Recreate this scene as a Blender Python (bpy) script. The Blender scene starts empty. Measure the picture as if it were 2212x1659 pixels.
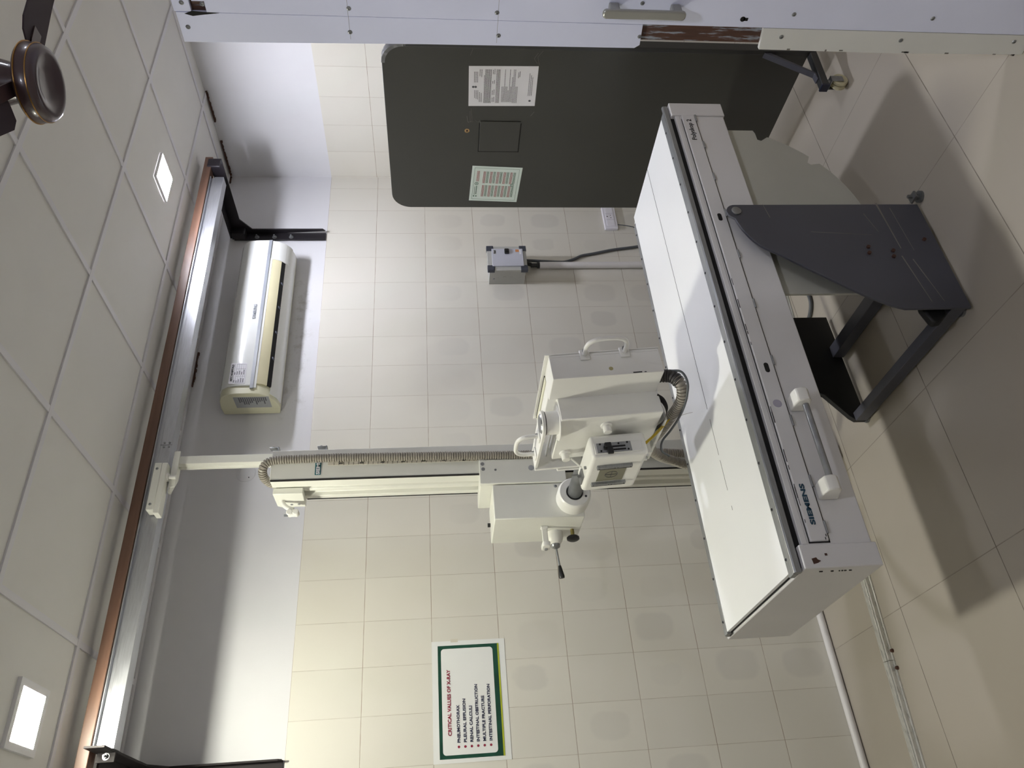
import bpy, bmesh, math, random
from mathutils import Vector, Matrix
random.seed(7)
sc = bpy.context.scene
col = sc.collection
PI = math.pi

# ------------------------------------------------------------------ camera
cam_d = bpy.data.cameras.new('camera')
cam = bpy.data.objects.new('camera', cam_d); col.objects.link(cam)
R_ = Vector((0.8319957508, -0.5544009763, -0.0205579234))
D_ = Vector((-0.0736546917, -0.0736548098, -0.9945601819))
F_ = Vector((0.5498709459, 0.8289840327, -0.1021147218))
m = Matrix((D_, R_, -F_)).transposed().to_4x4()
m.translation = Vector((-3.971, -3.506, 1.797))
cam.matrix_world = m
cam_d.sensor_fit = 'HORIZONTAL'; cam_d.sensor_width = 36.0
cam_d.lens = 1666.44 / 2212 * 36.0
cam_d.clip_start = 0.05; cam_d.clip_end = 60
sc.camera = cam

# ------------------------------------------------------------------ world, exposure
w = bpy.data.worlds.new('world'); sc.world = w; w.use_nodes = True
bg = w.node_tree.nodes['Background']
bg.inputs[0].default_value = (0.86, 0.86, 1.0, 1); bg.inputs[1].default_value = 0.02
sc.view_settings.view_transform = 'Standard'
sc.view_settings.look = 'None'
sc.view_settings.gamma = 1.0
sc.view_settings.use_curve_mapping = False
sc.view_settings.exposure = 2.25
LAMP_NEAR_L = ((1.0, 0.985, 0.83), 78)     # lamp over the left end of the table (warmer)
LAMP_NEAR_R = ((0.90, 0.91, 1.0), 78)    # lamp over the right end
LAMP_UNSEEN = ((0.86, 0.88, 1.0), 43)      # unseen lamps behind the camera, guessed to complete the room's light

# ------------------------------------------------------------------ materials
def srgb(c):
    return tuple(((v / 255) / 12.92 if v / 255 <= 0.04045 else (((v / 255) + 0.055) / 1.055) ** 2.4) for v in c)

class NT:
    def __init__(s, name):
        s.m = bpy.data.materials.new(name); s.m.use_nodes = True
        s.t = s.m.node_tree; s.n = s.t.nodes; s.l = s.t.links
        s.b = s.n['Principled BSDF']
    def put(s, sock, v):
        if isinstance(v, bpy.types.NodeSocket): s.l.new(v, sock)
        else: sock.default_value = v
    def math(s, op, a, b=None, c=None, clamp=False):
        n = s.n.new('ShaderNodeMath'); n.operation = op; n.use_clamp = clamp
        s.put(n.inputs[0], a)
        if b is not None: s.put(n.inputs[1], b)
        if c is not None: s.put(n.inputs[2], c)
        return n.outputs[0]
    def coords(s):
        n = s.n.new('ShaderNodeTexCoord'); return n.outputs['Object']
    def sep(s, v):
        n = s.n.new('ShaderNodeSeparateXYZ'); s.l.new(v, n.inputs[0]); return n.outputs
    def comb(s, x, y, z):
        n = s.n.new('ShaderNodeCombineXYZ')
        for i, v in enumerate((x, y, z)): s.put(n.inputs[i], v)
        return n.outputs[0]
    def noise(s, v, scale, detail=3, rough=0.5):
        n = s.n.new('ShaderNodeTexNoise'); s.l.new(v, n.inputs['Vector'])
        n.inputs['Scale'].default_value = scale; n.inputs['Detail'].default_value = detail
        n.inputs['Roughness'].default_value = rough
        return n.outputs['Fac']
    def white(s, v):
        n = s.n.new('ShaderNodeTexWhiteNoise'); n.noise_dimensions = '3D'; s.l.new(v, n.inputs['Vector'])
        return n.outputs['Value'], n.outputs['Color']
    def smooth(s, v, a, b, lo=0.0, hi=1.0):
        n = s.n.new('ShaderNodeMapRange'); n.interpolation_type = 'SMOOTHSTEP'
        s.l.new(v, n.inputs['Value'])
        n.inputs['From Min'].default_value = a; n.inputs['From Max'].default_value = b
        n.inputs['To Min'].default_value = lo; n.inputs['To Max'].default_value = hi
        return n.outputs['Result']
    def mix(s, f, a, b, mode='MIX'):
        n = s.n.new('ShaderNodeMix'); n.data_type = 'RGBA'; n.blend_type = mode
        s.put(n.inputs['Factor'], f); s.put(n.inputs['A'], a); s.put(n.inputs['B'], b)
        return n.outputs['Result']
    def bump(s, h, strength, dist=0.002):
        n = s.n.new('ShaderNodeBump'); n.inputs['Strength'].default_value = strength
        n.inputs['Distance'].default_value = dist
        s.l.new(h, n.inputs['Height']); s.l.new(n.outputs[0], s.b.inputs['Normal'])

def rgba(c): return (*srgb(c), 1.0)

def paint(name, c, rough=0.45, metal=0.0, var=0.06, scale=6.0, dirt=None, dirt_amt=0.0, dirt_scale=25, bump=0.0, coat=0.0, stretch=None):
    s = NT(name); v = s.coords()
    if stretch:
        mp = s.n.new('ShaderNodeMapping'); mp.inputs['Scale'].default_value = stretch
        s.l.new(v, mp.inputs['Vector']); v = mp.outputs[0]
    n = s.noise(v, scale, 4)
    dark = tuple(x * (1 - var) for x in srgb(c)) + (1,)
    lite = tuple(min(1, x * (1 + var)) for x in srgb(c)) + (1,)
    out = s.mix(s.smooth(n, 0.3, 0.7), dark, lite)
    if dirt:
        d = s.noise(v, dirt_scale, 6, 0.65)
        out = s.mix(s.smooth(d, 0.72 - 0.25 * dirt_amt, 0.78 - 0.2 * dirt_amt), out, rgba(dirt))
    s.l.new(out, s.b.inputs['Base Color'])
    s.b.inputs['Metallic'].default_value = metal
    s.l.new(s.smooth(n, 0.2, 0.8, max(0.02, rough - 0.05), min(1, rough + 0.05)), s.b.inputs['Roughness'])
    if coat: s.b.inputs['Coat Weight'].default_value = coat
    if bump: s.bump(s.noise(v, 220, 2), bump, 0.001)
    return s.m

def tiles(name, axis, c, grout, tw, th, ox, oz, gw=0.0022, rough=0.32, damp=True):
    """flat rectangular tiles with thin joints; axis = which coordinate runs along the joints' width"""
    s = NT(name); P = s.coords(); x, y, z = s.sep(P)
    a = x if axis in ('x', 'floor') else y
    b = y if axis == 'floor' else z
    ua = s.math('DIVIDE', s.math('SUBTRACT', a, ox), tw); ub = s.math('DIVIDE', s.math('SUBTRACT', b, oz), th)
    ia = s.math('FLOOR', ua); ib = s.math('FLOOR', ub)
    fa = s.math('SUBTRACT', ua, ia); fb = s.math('SUBTRACT', ub, ib)
    da = s.math('MULTIPLY', s.math('MINIMUM', fa, s.math('SUBTRACT', 1.0, fa)), tw)
    db = s.math('MULTIPLY', s.math('MINIMUM', fb, s.math('SUBTRACT', 1.0, fb)), th)
    d = s.math('MINIMUM', da, db)
    ga = s.smooth(da, gw * 0.25, gw * 0.6, 0.55, 0.0)
    gb = s.smooth(db, gw * 0.3, gw * 0.7, 0.95, 0.0)
    breakup = s.smooth(s.noise(P, 9, 4), 0.3, 0.6, 0.45, 1.0)
    g = s.math('MULTIPLY', s.math('MAXIMUM', ga, gb), breakup)
    idv = s.comb(ia, ib, 3.7); wv, wc = s.white(idv)
    base = s.mix(wv, tuple(k * 0.965 for k in srgb(c)) + (1,), tuple(k * 1.02 for k in srgb(c)) + (1,))
    big = s.noise(P, 1.3, 3)
    base = s.mix(s.smooth(big, 0.35, 0.7), base, s.mix(1.0, base, (0.95, 0.94, 0.92, 1), 'MULTIPLY'))
    if damp:
        # grey rounded damp patches inside single tiles, on the lower courses
        r, gch, bch = s.sep(wc)
        cx = s.math('ADD', 0.38, s.math('MULTIPLY', r, 0.24)); cy = s.math('ADD', 0.36, s.math('MULTIPLY', gch, 0.26))
        ex = s.math('POWER', s.math('MULTIPLY', s.math('ABSOLUTE', s.math('SUBTRACT', fa, cx)), 2.9), 3.0)
        ey = s.math('POWER', s.math('MULTIPLY', s.math('ABSOLUTE', s.math('SUBTRACT', fb, cy)), 3.0), 3.0)
        wob = s.math('MULTIPLY', s.math('SUBTRACT', s.noise(P, 14, 3), 0.5), 0.7)
        e = s.math('ADD', s.math('ADD', ex, ey), wob)
        size = s.math('ADD', 0.35, s.math('MULTIPLY', bch, 0.75))
        m0 = s.math('SUBTRACT', 1.0, s.math('DIVIDE', e, size))
        mk = s.smooth(m0, -0.25, 0.5)
        zmask = s.math('MULTIPLY', s.smooth(z, 1.9, 1.45), s.smooth(wv, 0.3, 0.7, 0.0, 1.0))
        mk = s.math('MULTIPLY', s.math('MULTIPLY', mk, zmask), 0.6)
        base = s.mix(mk, base, s.mix(1.0, base, (0.86, 0.86, 0.875, 1), 'MULTIPLY'))
    out = s.mix(g, base, rgba(grout))
    s.l.new(out, s.b.inputs['Base Color'])
    s.l.new(s.smooth(d, 0, gw, 0.7, rough), s.b.inputs['Roughness'])
    s.bump(s.smooth(d, 0, gw * 1.2), 0.35, 0.0012)
    return s.m

def emit(name, c, strength):
    s = NT(name)
    s.b.inputs['Base Color'].default_value = (0.8, 0.8, 0.8, 1)
    s.b.inputs['Emission Color'].default_value = (*c, 1)
    s.b.inputs['Emission Strength'].default_value = strength
    return s.m

M = {}
M['tile_back'] = tiles('cream_wall_tile', 'x', (217, 214, 205), (139, 118, 98), 0.2, 0.3, -0.1073, 0.025)
M['tile_right'] = tiles('cream_wall_tile_right', 'y', (217, 214, 205), (139, 118, 98), 0.2, 0.3, -0.01, 0.033, damp=False)
M['tile_floor'] = tiles('beige_floor_tile', 'floor', (172, 165, 154), (96, 88, 78), 0.6165, 0.6285, -1.3045, -0.0095, gw=0.0035, rough=0.3, damp=False)
M['plaster'] = paint('white_plaster', (214, 214, 218), 0.7, var=0.03, scale=2, bump=0.05)
def add_soot(mt):
    s = NT.__new__(NT); s.m = mt; s.t = mt.node_tree; s.n = s.t.nodes; s.l = s.t.links; s.b = s.n['Principled BSDF']
    P = s.coords(); x, y, z = s.sep(P); src = s.b.inputs['Base Color'].links[0].from_socket
    band = s.math('MULTIPLY', s.math('MULTIPLY', s.smooth(z, 2.44, 2.52), s.smooth(z, 2.61, 2.57)), s.math('MULTIPLY', s.smooth(x, -1.95, -1.75), s.smooth(x, -0.75, -1.0)))
    mk = s.math('MULTIPLY', band, s.smooth(s.noise(P, 16, 6, 0.7), 0.5, 0.7))
    fine = s.math('MULTIPLY', band, s.smooth(s.noise(P, 90, 4, 0.7), 0.66, 0.7))
    out = s.mix(s.math('MULTIPLY', mk, 0.35), src, (0.22, 0.20, 0.16, 1))
    s.l.new(s.mix(s.math('MULTIPLY', fine, 0.7), out, (0.12, 0.10, 0.07, 1)), s.b.inputs['Base Color'])
add_soot(M['plaster'])
M['plaster_side'] = paint('plain_room_wall', (216, 212, 204), 0.7, var=0.03, scale=2)
M['ceiling'] = paint('ceiling_board', (222, 221, 218), 0.65, var=0.02, scale=3, bump=0.05)
M['tbar'] = paint('white_ceiling_grid', (219, 218, 223), 0.45, var=0.02)
M['cool_white'] = paint('white_laminate', (222, 226, 250), 0.42, var=0.03, scale=3, dirt=(176, 168, 158), dirt_amt=-0.25, dirt_scale=7)
M['warm_white'] = paint('aged_white_laminate', (214, 214, 212), 0.5, var=0.04, scale=3, dirt=(150, 138, 120), dirt_amt=-0.1, dirt_scale=12)
M['machine'] = paint('ivory_enamel', (226, 226, 218), 0.38, var=0.03, scale=5, dirt=(190, 182, 160), dirt_amt=-0.25, dirt_scale=16)
M['machine_w'] = paint('white_enamel', (230, 229, 224), 0.32, var=0.025, scale=5)
M['table_body'] = paint('pale_grey_enamel', (214, 213, 214), 0.42, var=0.03, scale=4)
M['sector'] = paint('dull_grey_enamel', (172, 172, 163), 0.5, var=0.04, scale=3)
M['track'] = paint('satin_aluminium', (206, 206, 202), 0.3, metal=0.55, var=0.06, scale=18, stretch=(1, 14, 14))
M['table_top'] = paint('white_table_laminate', (238, 239, 241), 0.34, var=0.015, scale=2)
M['alu'] = paint('brushed_aluminium', (190, 192, 198), 0.34, metal=0.85, var=0.06, scale=18, stretch=(1, 14, 14))
M['alu_dull'] = paint('dull_aluminium', (150, 152, 154), 0.42, metal=0.7, var=0.1, scale=20, stretch=(1, 10, 10))
M['steel'] = paint('worn_steel', (150, 152, 154), 0.35, metal=0.9, var=0.12, scale=30)
M['steel_dark'] = paint('scuffed_steel_tube', (128, 130, 132), 0.4, metal=0.75, var=0.14, scale=16, dirt=(60, 60, 60), dirt_amt=0.35, dirt_scale=22)
M['brown'] = paint('brown_painted_beam', (112, 84, 70), 0.4, var=0.12, scale=8, stretch=(0.4, 6, 6))
M['black_paint'] = paint('black_painted_steel', (24, 20, 26), 0.5, var=0.2, scale=8)
M['black_worn'] = paint('rusty_black_steel', (30, 24, 26), 0.7, var=0.2, scale=8, dirt=(66, 58, 58), dirt_amt=0.0, dirt_scale=18)
M['blackplastic'] = paint('black_plastic', (22, 23, 24), 0.4, var=0.1)
M['slot'] = paint('dark_recess', (12, 11, 11), 0.8, var=0.1)
M['line'] = paint('dark_grey_line', (52, 52, 58), 0.6, var=0.1)
M['stand'] = paint('slate_grey_enamel', (72, 73, 82), 0.42, var=0.05, scale=5, dirt=(92, 90, 92), dirt_amt=0.0, dirt_scale=9)
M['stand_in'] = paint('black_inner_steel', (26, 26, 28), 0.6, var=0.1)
M['scratch'] = paint('bare_scratch', (118, 114, 110), 0.6, var=0.15)
M['rust'] = paint('rust', (74, 48, 38), 0.85, var=0.25, scale=40)
M['screen'] = paint('dark_olive_grey_enamel', (62, 62, 59), 0.42, var=0.035, scale=3)
M['screen_edge'] = paint('dark_edge_band', (52, 53, 54), 0.35, var=0.05)
M['tape'] = paint('clear_grey_tape', (120, 122, 126), 0.25, var=0.15, scale=30)
M['paper'] = paint('white_paper', (228, 227, 232), 0.75, var=0.01)
M['paper_green'] = paint('pale_green_paper', (214, 226, 222), 0.75, var=0.01)
M['ink'] = paint('grey_print', (96, 96, 102), 0.8, var=0.05)
M['ink_red'] = paint('red_print', (158, 92, 96), 0.8, var=0.05)
M['ink_green'] = paint('green_print', (70, 104, 88), 0.8, var=0.05)
M['ac'] = paint('glossy_white_plastic', (226, 228, 226), 0.16, var=0.015, coat=0.3)
M['ac_side'] = paint('yellowed_plastic', (214, 212, 186), 0.4, var=0.03)
M['ac_cream'] = paint('cream_louver_plastic', (205, 198, 165), 0.45, var=0.03)
M['grey_strip'] = paint('grey_trim_plastic', (140, 144, 152), 0.35, var=0.03)
M['label_silver'] = paint('silver_label', (160, 162, 166), 0.5, var=0.03)
M['box_face'] = paint('light_grey_enamel', (188, 190, 202), 0.4, var=0.02)
M['box_side'] = paint('grey_box_side', (176, 176, 172), 0.5, var=0.03)
M['corner'] = paint('anthracite_plastic', (58, 62, 74), 0.45, var=0.04)
M['orange'] = paint('faded_orange_label', (196, 132, 84), 0.6, var=0.05)
M['pvc'] = paint('white_pvc', (216, 214, 214), 0.4, var=0.02)
M['cable'] = paint('grey_cable_sheath', (82, 86, 90), 0.45, var=0.04)
M['switch'] = paint('white_switch_plastic', (232, 230, 238), 0.3, var=0.01)
M['hose'] = paint('grey_corrugated_hose', (150, 144, 134), 0.45, var=0.08, scale=30)
M['hose_dark'] = paint('dark_hose_cuff', (58, 56, 54), 0.5, var=0.1)
M['yellow'] = paint('yellow_wire', (186, 158, 40), 0.45, var=0.08)
M['fan'] = paint('dark_brown_fan_enamel', (66, 50, 54), 0.3, var=0.06, coat=0.3)
M['fan_blade'] = paint('matte_dark_blade', (52, 40, 46), 0.85, var=0.05)
M['gold'] = paint('brass_trim', (168, 128, 72), 0.3, metal=0.8, var=0.05)
M['handle'] = paint('satin_nickel', (168, 168, 164), 0.32, metal=0.6, var=0.05)
M['chip'] = paint('chipboard_edge', (176, 146, 100), 0.85, var=0.35, scale=160, dirt=(84, 64, 40), dirt_amt=0.3, dirt_scale=220)
M['wood'] = paint('bare_dark_wood', (78, 52, 42), 0.65, var=0.2, scale=12, stretch=(8, 8, 1), dirt=(142, 148, 158), dirt_amt=0.75, dirt_scale=9)
M['poster_white'] = paint('poster_paper', (226, 227, 226), 0.5, var=0.01)
M['poster_green'] = paint('dark_green_print', (14, 66, 50), 0.35, var=0.25, scale=14)
M['poster_lime'] = paint('lime_print', (170, 178, 48), 0.4, var=0.03)
M['red_text'] = paint('maroon_print', (140, 36, 62), 0.5, var=0.03)
M['navy_text'] = paint('navy_print', (34, 38, 70), 0.5, var=0.03)
M['teal'] = paint('teal_badge', (20, 96, 104), 0.35, var=0.04)
M['siemens'] = paint('blue_black_print', (20, 62, 84), 0.5, var=0.04)
M['black_text'] = paint('black_print', (26, 26, 28), 0.6, var=0.03)
M['glass'] = paint('olive_window_plastic', (120, 118, 100), 0.12, var=0.03)
M['caster'] = paint('cream_nylon_wheel', (196, 190, 158), 0.4, var=0.04)
M['navy'] = paint('navy_end_cap', (22, 28, 52), 0.4, var=0.05)
M['ruler'] = paint('cream_scale_tape', (206, 200, 186), 0.5, var=0.04)
M['stain'] = paint('old_yellow_stain', (178, 170, 122), 0.5, var=0.1)
M['brass'] = paint('aged_brass', (138, 128, 78), 0.35, metal=0.8, var=0.06)
M['frost'] = paint('lamp_frame_white', (225, 225, 228), 0.4, var=0.01)

# ------------------------------------------------------------------ mesh helpers
def B(): return bmesh.new()
def addbox(bm, x0, x1, y0, y1, z0, z1, M4=None):
    vs = [bm.verts.new((x, y, z)) for x in (x0, x1) for y in (y0, y1) for z in (z0, z1)]
    for f in ((0, 1, 3, 2), (4, 6, 7, 5), (0, 4, 5, 1), (2, 3, 7, 6), (0, 2, 6, 4), (1, 5, 7, 3)):
        bm.faces.new([vs[i] for i in f])
    if M4 is not None:
        for v in vs: v.co = M4 @ v.co
    return bm
def prism(bm, pts, axis, lo, hi):
    """extrude a 2D outline along an axis: 'x' -> pts (y,z), 'y' -> pts (x,z), 'z' -> pts (x,y)"""
    def P(p, t):
        return (t, p[0], p[1]) if axis == 'x' else ((p[0], t, p[1]) if axis == 'y' else (p[0], p[1], t))
    a = [bm.verts.new(P(p, lo)) for p in pts]; b = [bm.verts.new(P(p, hi)) for p in pts]
    bm.faces.new(a); bm.faces.new(list(reversed(b)))
    n = len(pts)
    for i in range(n): bm.faces.new((a[i], b[i], b[(i + 1) % n], a[(i + 1) % n]))
    return bm
def frame_of(d):
    d = Vector(d).normalized()
    up = Vector((0, 0, 1)) if abs(d.z) < 0.9 else Vector((1, 0, 0))
    a = d.cross(up).normalized(); b = d.cross(a).normalized()
    return a, b
def cyl(bm, p0, p1, r0, r1=None, seg=24, cap=True):
    r1 = r0 if r1 is None else r1
    p0, p1 = Vector(p0), Vector(p1); a, b = frame_of(p1 - p0)
    A = []; Bv = []
    for i in range(seg):
        t = 2 * PI * i / seg; o = a * math.cos(t) + b * math.sin(t)
        A.append(bm.verts.new(p0 + o * r0)); Bv.append(bm.verts.new(p1 + o * r1))
    for i in range(seg): bm.faces.new((A[i], A[(i + 1) % seg], Bv[(i + 1) % seg], Bv[i]))
    if cap: bm.faces.new(list(reversed(A))); bm.faces.new(Bv)
    return bm
def lathe(bm, prof, origin=(0, 0, 0), seg=40, axis=(0, 0, 1)):
    """prof: (radius, height) along axis"""
    o = Vector(origin); ax = Vector(axis).normalized(); a, b = frame_of(ax)
    rings = []
    for r, h in prof:
        if r < 1e-6: rings.append([bm.verts.new(o + ax * h)]); continue
        rings.append([bm.verts.new(o + ax * h + (a * math.cos(2 * PI * i / seg) + b * math.sin(2 * PI * i / seg)) * r) for i in range(seg)])
    for k in range(len(rings) - 1):
        A, C = rings[k], rings[k + 1]
        for i in range(seg):
            j = (i + 1) % seg
            if len(A) == 1 and len(C) == 1: continue
            if len(A) == 1: bm.faces.new((A[0], C[j], C[i]))
            elif len(C) == 1: bm.faces.new((A[i], A[j], C[0]))
            else: bm.faces.new((A[i], A[j], C[j], C[i]))
    return bm
def catmull(pts, n=10):
    P = [Vector(p) for p in pts]; P = [P[0] * 2 - P[1]] + P + [P[-1] * 2 - P[-2]]
    out = []
    for i in range(1, len(P) - 2):
        for k in range(n):
            t = k / n; a, b, c, d = P[i - 1], P[i], P[i + 1], P[i + 2]
            out.append(0.5 * ((2 * b) + (c - a) * t + (2 * a - 5 * b + 4 * c - d) * t * t + (3 * b - a - 3 * c + d) * t ** 3))
    out.append(P[-2]); return out
def tube(bm, pts, r, seg=16, ribs=None, smooth=8, cap=True):
    """sweep; ribs = (pitch, depth) makes a corrugated hose"""
    path = catmull(pts, smooth) if smooth else [Vector(p) for p in pts]
    L = [0]
    for i in range(1, len(path)): L.append(L[-1] + (path[i] - path[i - 1]).length)
    if ribs:
        step = ribs[0] / 6; N = int(L[-1] / step); newp = []; k = 0
        for i in range(N + 1):
            s_ = L[-1] * i / N
            while k < len(L) - 2 and L[k + 1] < s_: k += 1
            t = (s_ - L[k]) / max(1e-9, L[k + 1] - L[k]); newp.append(path[k].lerp(path[k + 1], t))
        path = newp
    n = len(path); prev = None; rings = []
    for i, p in enumerate(path):
        d = (path[min(i + 1, n - 1)] - path[max(i - 1, 0)]).normalized()
        if prev is None: a, b = frame_of(d)
        else:
            a = (prev - d * prev.dot(d)).normalized(); b = d.cross(a)
        prev = a
        rr = r
        if ribs:
            ph = (i % 6) / 6.0
            rr = r - ribs[1] * (1.0 if ph > 0.6 else 0.0)
        rings.append([bm.verts.new(p + (a * math.cos(2 * PI * k / seg) + b * math.sin(2 * PI * k / seg)) * rr) for k in range(seg)])
    for i in range(n - 1):
        for k in range(seg):
            bm.faces.new((rings[i][k], rings[i][(k + 1) % seg], rings[i + 1][(k + 1) % seg], rings[i + 1][k]))
    if cap: bm.faces.new(list(reversed(rings[0]))); bm.faces.new(rings[-1])
    return bm
def rrect(x0, x1, y0, y1, r, n=5, corners=(1, 1, 1, 1)):
    out = []
    for (cx, cy, a0, on) in ((x1 - r, y1 - r, 0, corners[0]), (x0 + r, y1 - r, 90, corners[1]), (x0 + r, y0 + r, 180, corners[2]), (x1 - r, y0 + r, 270, corners[3])):
        if on:
            for k in range(n + 1):
                a = math.radians(a0 + 90 * k / n); out.append((cx + r * math.cos(a), cy + r * math.sin(a)))
        else:
            out.append((cx + (r if a0 in (0, 270) else -r), cy + (r if a0 in (0, 90) else -r)))
    return out
def hexbolt(bm, c, n, r=0.008, h=0.006):
    c = Vector(c); n = Vector(n).normalized()
    cyl(bm, c, c + n * 0.002, r * 1.5, seg=16); cyl(bm, c + n * 0.002, c + n * (0.002 + h), r, seg=6); cyl(bm, c + n * (0.002 + h), c + n * (0.002 + h * 2.4), r * 0.5, seg=10)
    return bm
def screwhead(bm, c, n, r=0.006):
    c = Vector(c); n = Vector(n).normalized()
    lathe(bm, [(0, 0.0012), (r * 0.35, 0.0008), (r * 0.45, 0.0028), (r * 0.8, 0.002), (r, 0.0)], c, 14, n); return bm

def obj(name, bm, mt, parent=None, bev=0.0, smooth=None, seg=2, M4=None, label=None):
    bmesh.ops.recalc_face_normals(bm, faces=bm.faces)
    if M4 is not None: bmesh.ops.transform(bm, matrix=M4, verts=bm.verts)
    me = bpy.data.meshes.new(name); bm.to_mesh(me); bm.free()
    o = bpy.data.objects.new(name, me); col.objects.link(o)
    if isinstance(mt, (list, tuple)):
        for k in mt: me.materials.append(M[k])
    else: me.materials.append(M[mt])
    if parent is not None:
        o.parent = parent; o.matrix_parent_inverse = Matrix.Translation(-world_loc(parent))
    if bev:
        md = o.modifiers.new('bevel', 'BEVEL'); md.width = bev; md.segments = seg; md.limit_method = 'ANGLE'; md.angle_limit = math.radians(40)
        md.harden_normals = False
    if smooth or bev:
        for p in me.polygons: p.use_smooth = True
        me.set_sharp_from_angle(angle=math.radians(smooth or 35))
    if label: o['label'] = label
    return o
WL = {}
def world_loc(o):
    v = Vector((0, 0, 0))
    while o is not None:
        v = v + o.location; o = o.parent if False else None
    return v
def tag(o, label, cat, group=None):
    o['label'] = label; o['category'] = cat
    if group: o['group'] = group
    return o
def thing(name, label, cat, loc=(0, 0, 0), group=None):
    o = bpy.data.objects.new(name, None); col.objects.link(o); o.location = loc; o.empty_display_size = 0.1
    return tag(o, label, cat, group)
def struct(name, bm, mt, **k):
    o = obj(name, bm, mt, **k)
    if k.get('parent') is None: o['kind'] = 'structure'
    return o
def text(name, s, origin, right, up, size, mt, parent, bold=0.0, depth=0.0006, width=None, spacing=1.0, align='LEFT', shear=0.0):
    """lettering as thin raised mesh. origin = lower-left of the baseline"""
    cu = bpy.data.curves.new(name, 'FONT'); cu.body = s; cu.size = size; cu.extrude = depth; cu.offset = bold
    cu.space_character = spacing; cu.align_x = align; cu.resolution_u = 3; cu.shear = shear
    tmp = bpy.data.objects.new(name, cu); col.objects.link(tmp)
    dg = bpy.context.evaluated_depsgraph_get(); dg.update()
    me = bpy.data.meshes.new_from_object(tmp.evaluated_get(dg))
    bpy.data.objects.remove(tmp); bpy.data.curves.remove(cu)
    bm = B(); bm.from_mesh(me); bpy.data.meshes.remove(me)
    if width:
        xs = [v.co.x for v in bm.verts]; k = width / (max(xs) - min(xs)); x0 = min(xs)
        for v in bm.verts: v.co.x = (v.co.x - x0) * k
    r = Vector(right).normalized(); u = Vector(up).normalized(); n = r.cross(u)
    mm = Matrix((r, u, n)).transposed().to_4x4(); mm.translation = Vector(origin) + n * depth
    return obj(name, bm, mt, parent, M4=mm)

# ================================================================== SETTING
XL, YF, H = -5.4, -4.9, 3.064
bm = B(); addbox(bm, XL - 0.1, 0.1, YF - 0.1, 0.1, -0.1, 0.0); struct('floor', bm, 'tile_floor')
bm = B(); addbox(bm, XL - 0.1, 0.1, YF - 0.1, 0.1, H + 0.006, H + 0.1); struct('ceiling', bm, 'ceiling')
# suspended-ceiling grid bars
bm = B()
k = 0
x = -0.118
while x > XL:
    addbox(bm, x - 0.012, x + 0.012, YF, 0.0, H, H + 0.0058); x -= 0.6
y = -0.012
while y > YF:
    addbox(bm, XL, 0.0, y - 0.012 - 0.0, y + 0.012, H - 0.0004, H + 0.0058); y -= 0.6
bm_w = bm
struct('trim_1', bm_w, 'tbar')
# back wall: plaster with a tile skin standing 6 mm proud of it
bm = B(); addbox(bm, XL - 0.1, 0.1, 0.006, 0.1, 0, H + 0.006); struct('wall_back', bm, 'plaster')
bm = B(); addbox(bm, XL, 0.0, -0.001, 0.006, 0, 2.425); t_ = struct('trim_2', bm, 'tile_back')
bm = B(); addbox(bm, 0.006, 0.1, YF - 0.1, 0.006, 0, H + 0.006); struct('wall_right', bm, 'plaster')
bm = B(); addbox(bm, -0.001, 0.006, YF, 0.0, 0, 2.425); struct('trim_3', bm, 'tile_right')
bm = B(); addbox(bm, XL - 0.1, XL, YF - 0.1, 0.006, 0, H + 0.006); struct('wall_left', bm, 'plaster_side')
bm = B(); addbox(bm, XL - 0.1, 0.1, YF - 0.1, YF, 0, H + 0.006); struct('wall_front', bm, 'plaster_side')
# rusty crack where ceiling board meets the walls
bm = B()
for (x0, x1) in ((-0.06, -0.004), (-1.62, -1.40)):
    for i in range(14):
        a = x0 + (x1 - x0) * i / 14; addbox(bm, a, a + (x1 - x0) / 13, -0.004, 0.006, H - 0.006 - random.random() * 0.006, H - 0.001)
for (y0, y1) in ((-0.63, -0.42), (-0.28, -0.01)):
    for i in range(22):
        a = y0 + (y1 - y0) * i / 22; addbox(bm, -0.004, 0.006, a, a + (y1 - y0) / 21, H - 0.007 - random.random() * 0.007, H - 0.001)
struct('trim_4', bm, 'rust')

# ================================================================== CEILING LAMPS
def lamp(x, y, label, colour, strength, framew):
    t = thing('ceiling_light', label, 'light', (x, y, H), 'square LED panels in the ceiling')
    s_ = 0.078; f = framew
    bm = B()
    for (a, b, c, d) in ((-s_ - f, s_ + f, s_, s_ + f), (-s_ - f, s_ + f, -s_ - f, -s_), (-s_ - f, -s_, -s_, s_), (s_, s_ + f, -s_, s_)):
        addbox(bm, x + a, x + b, y + c, y + d, H - 0.007, H + 0.0055)
    obj('frame', bm, 'frost', t)
    key = 'lamp%g%g' % (x, y); M[key] = emit('led_diffuser', colour, strength)
    bm = B(); addbox(bm, x - s_, x + s_, y - s_, y + s_, H - 0.005, H + 0.005); obj('diffuser', bm, key, t)
    return t
lamp(-0.985, -0.86, 'lit square LED ceiling panel near the far corner, between fan and black bracket', *LAMP_NEAR_R, 0.004)
lamp(-3.41, -0.855, 'lit square LED ceiling panel with wide white frame above the poster side', *LAMP_NEAR_L, 0.022)
lamp(-0.985, -3.30, 'unseen square LED ceiling panel added for its light, behind the open door leaf', *LAMP_UNSEEN, 0.022)  # out of view; assumed panel, added for its light from the front right
lamp(-3.41, -3.30, 'unseen square LED ceiling panel added for its light, behind the camera', *LAMP_UNSEEN, 0.022)  # also unseen, added to light the faces turned to the camera

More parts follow.
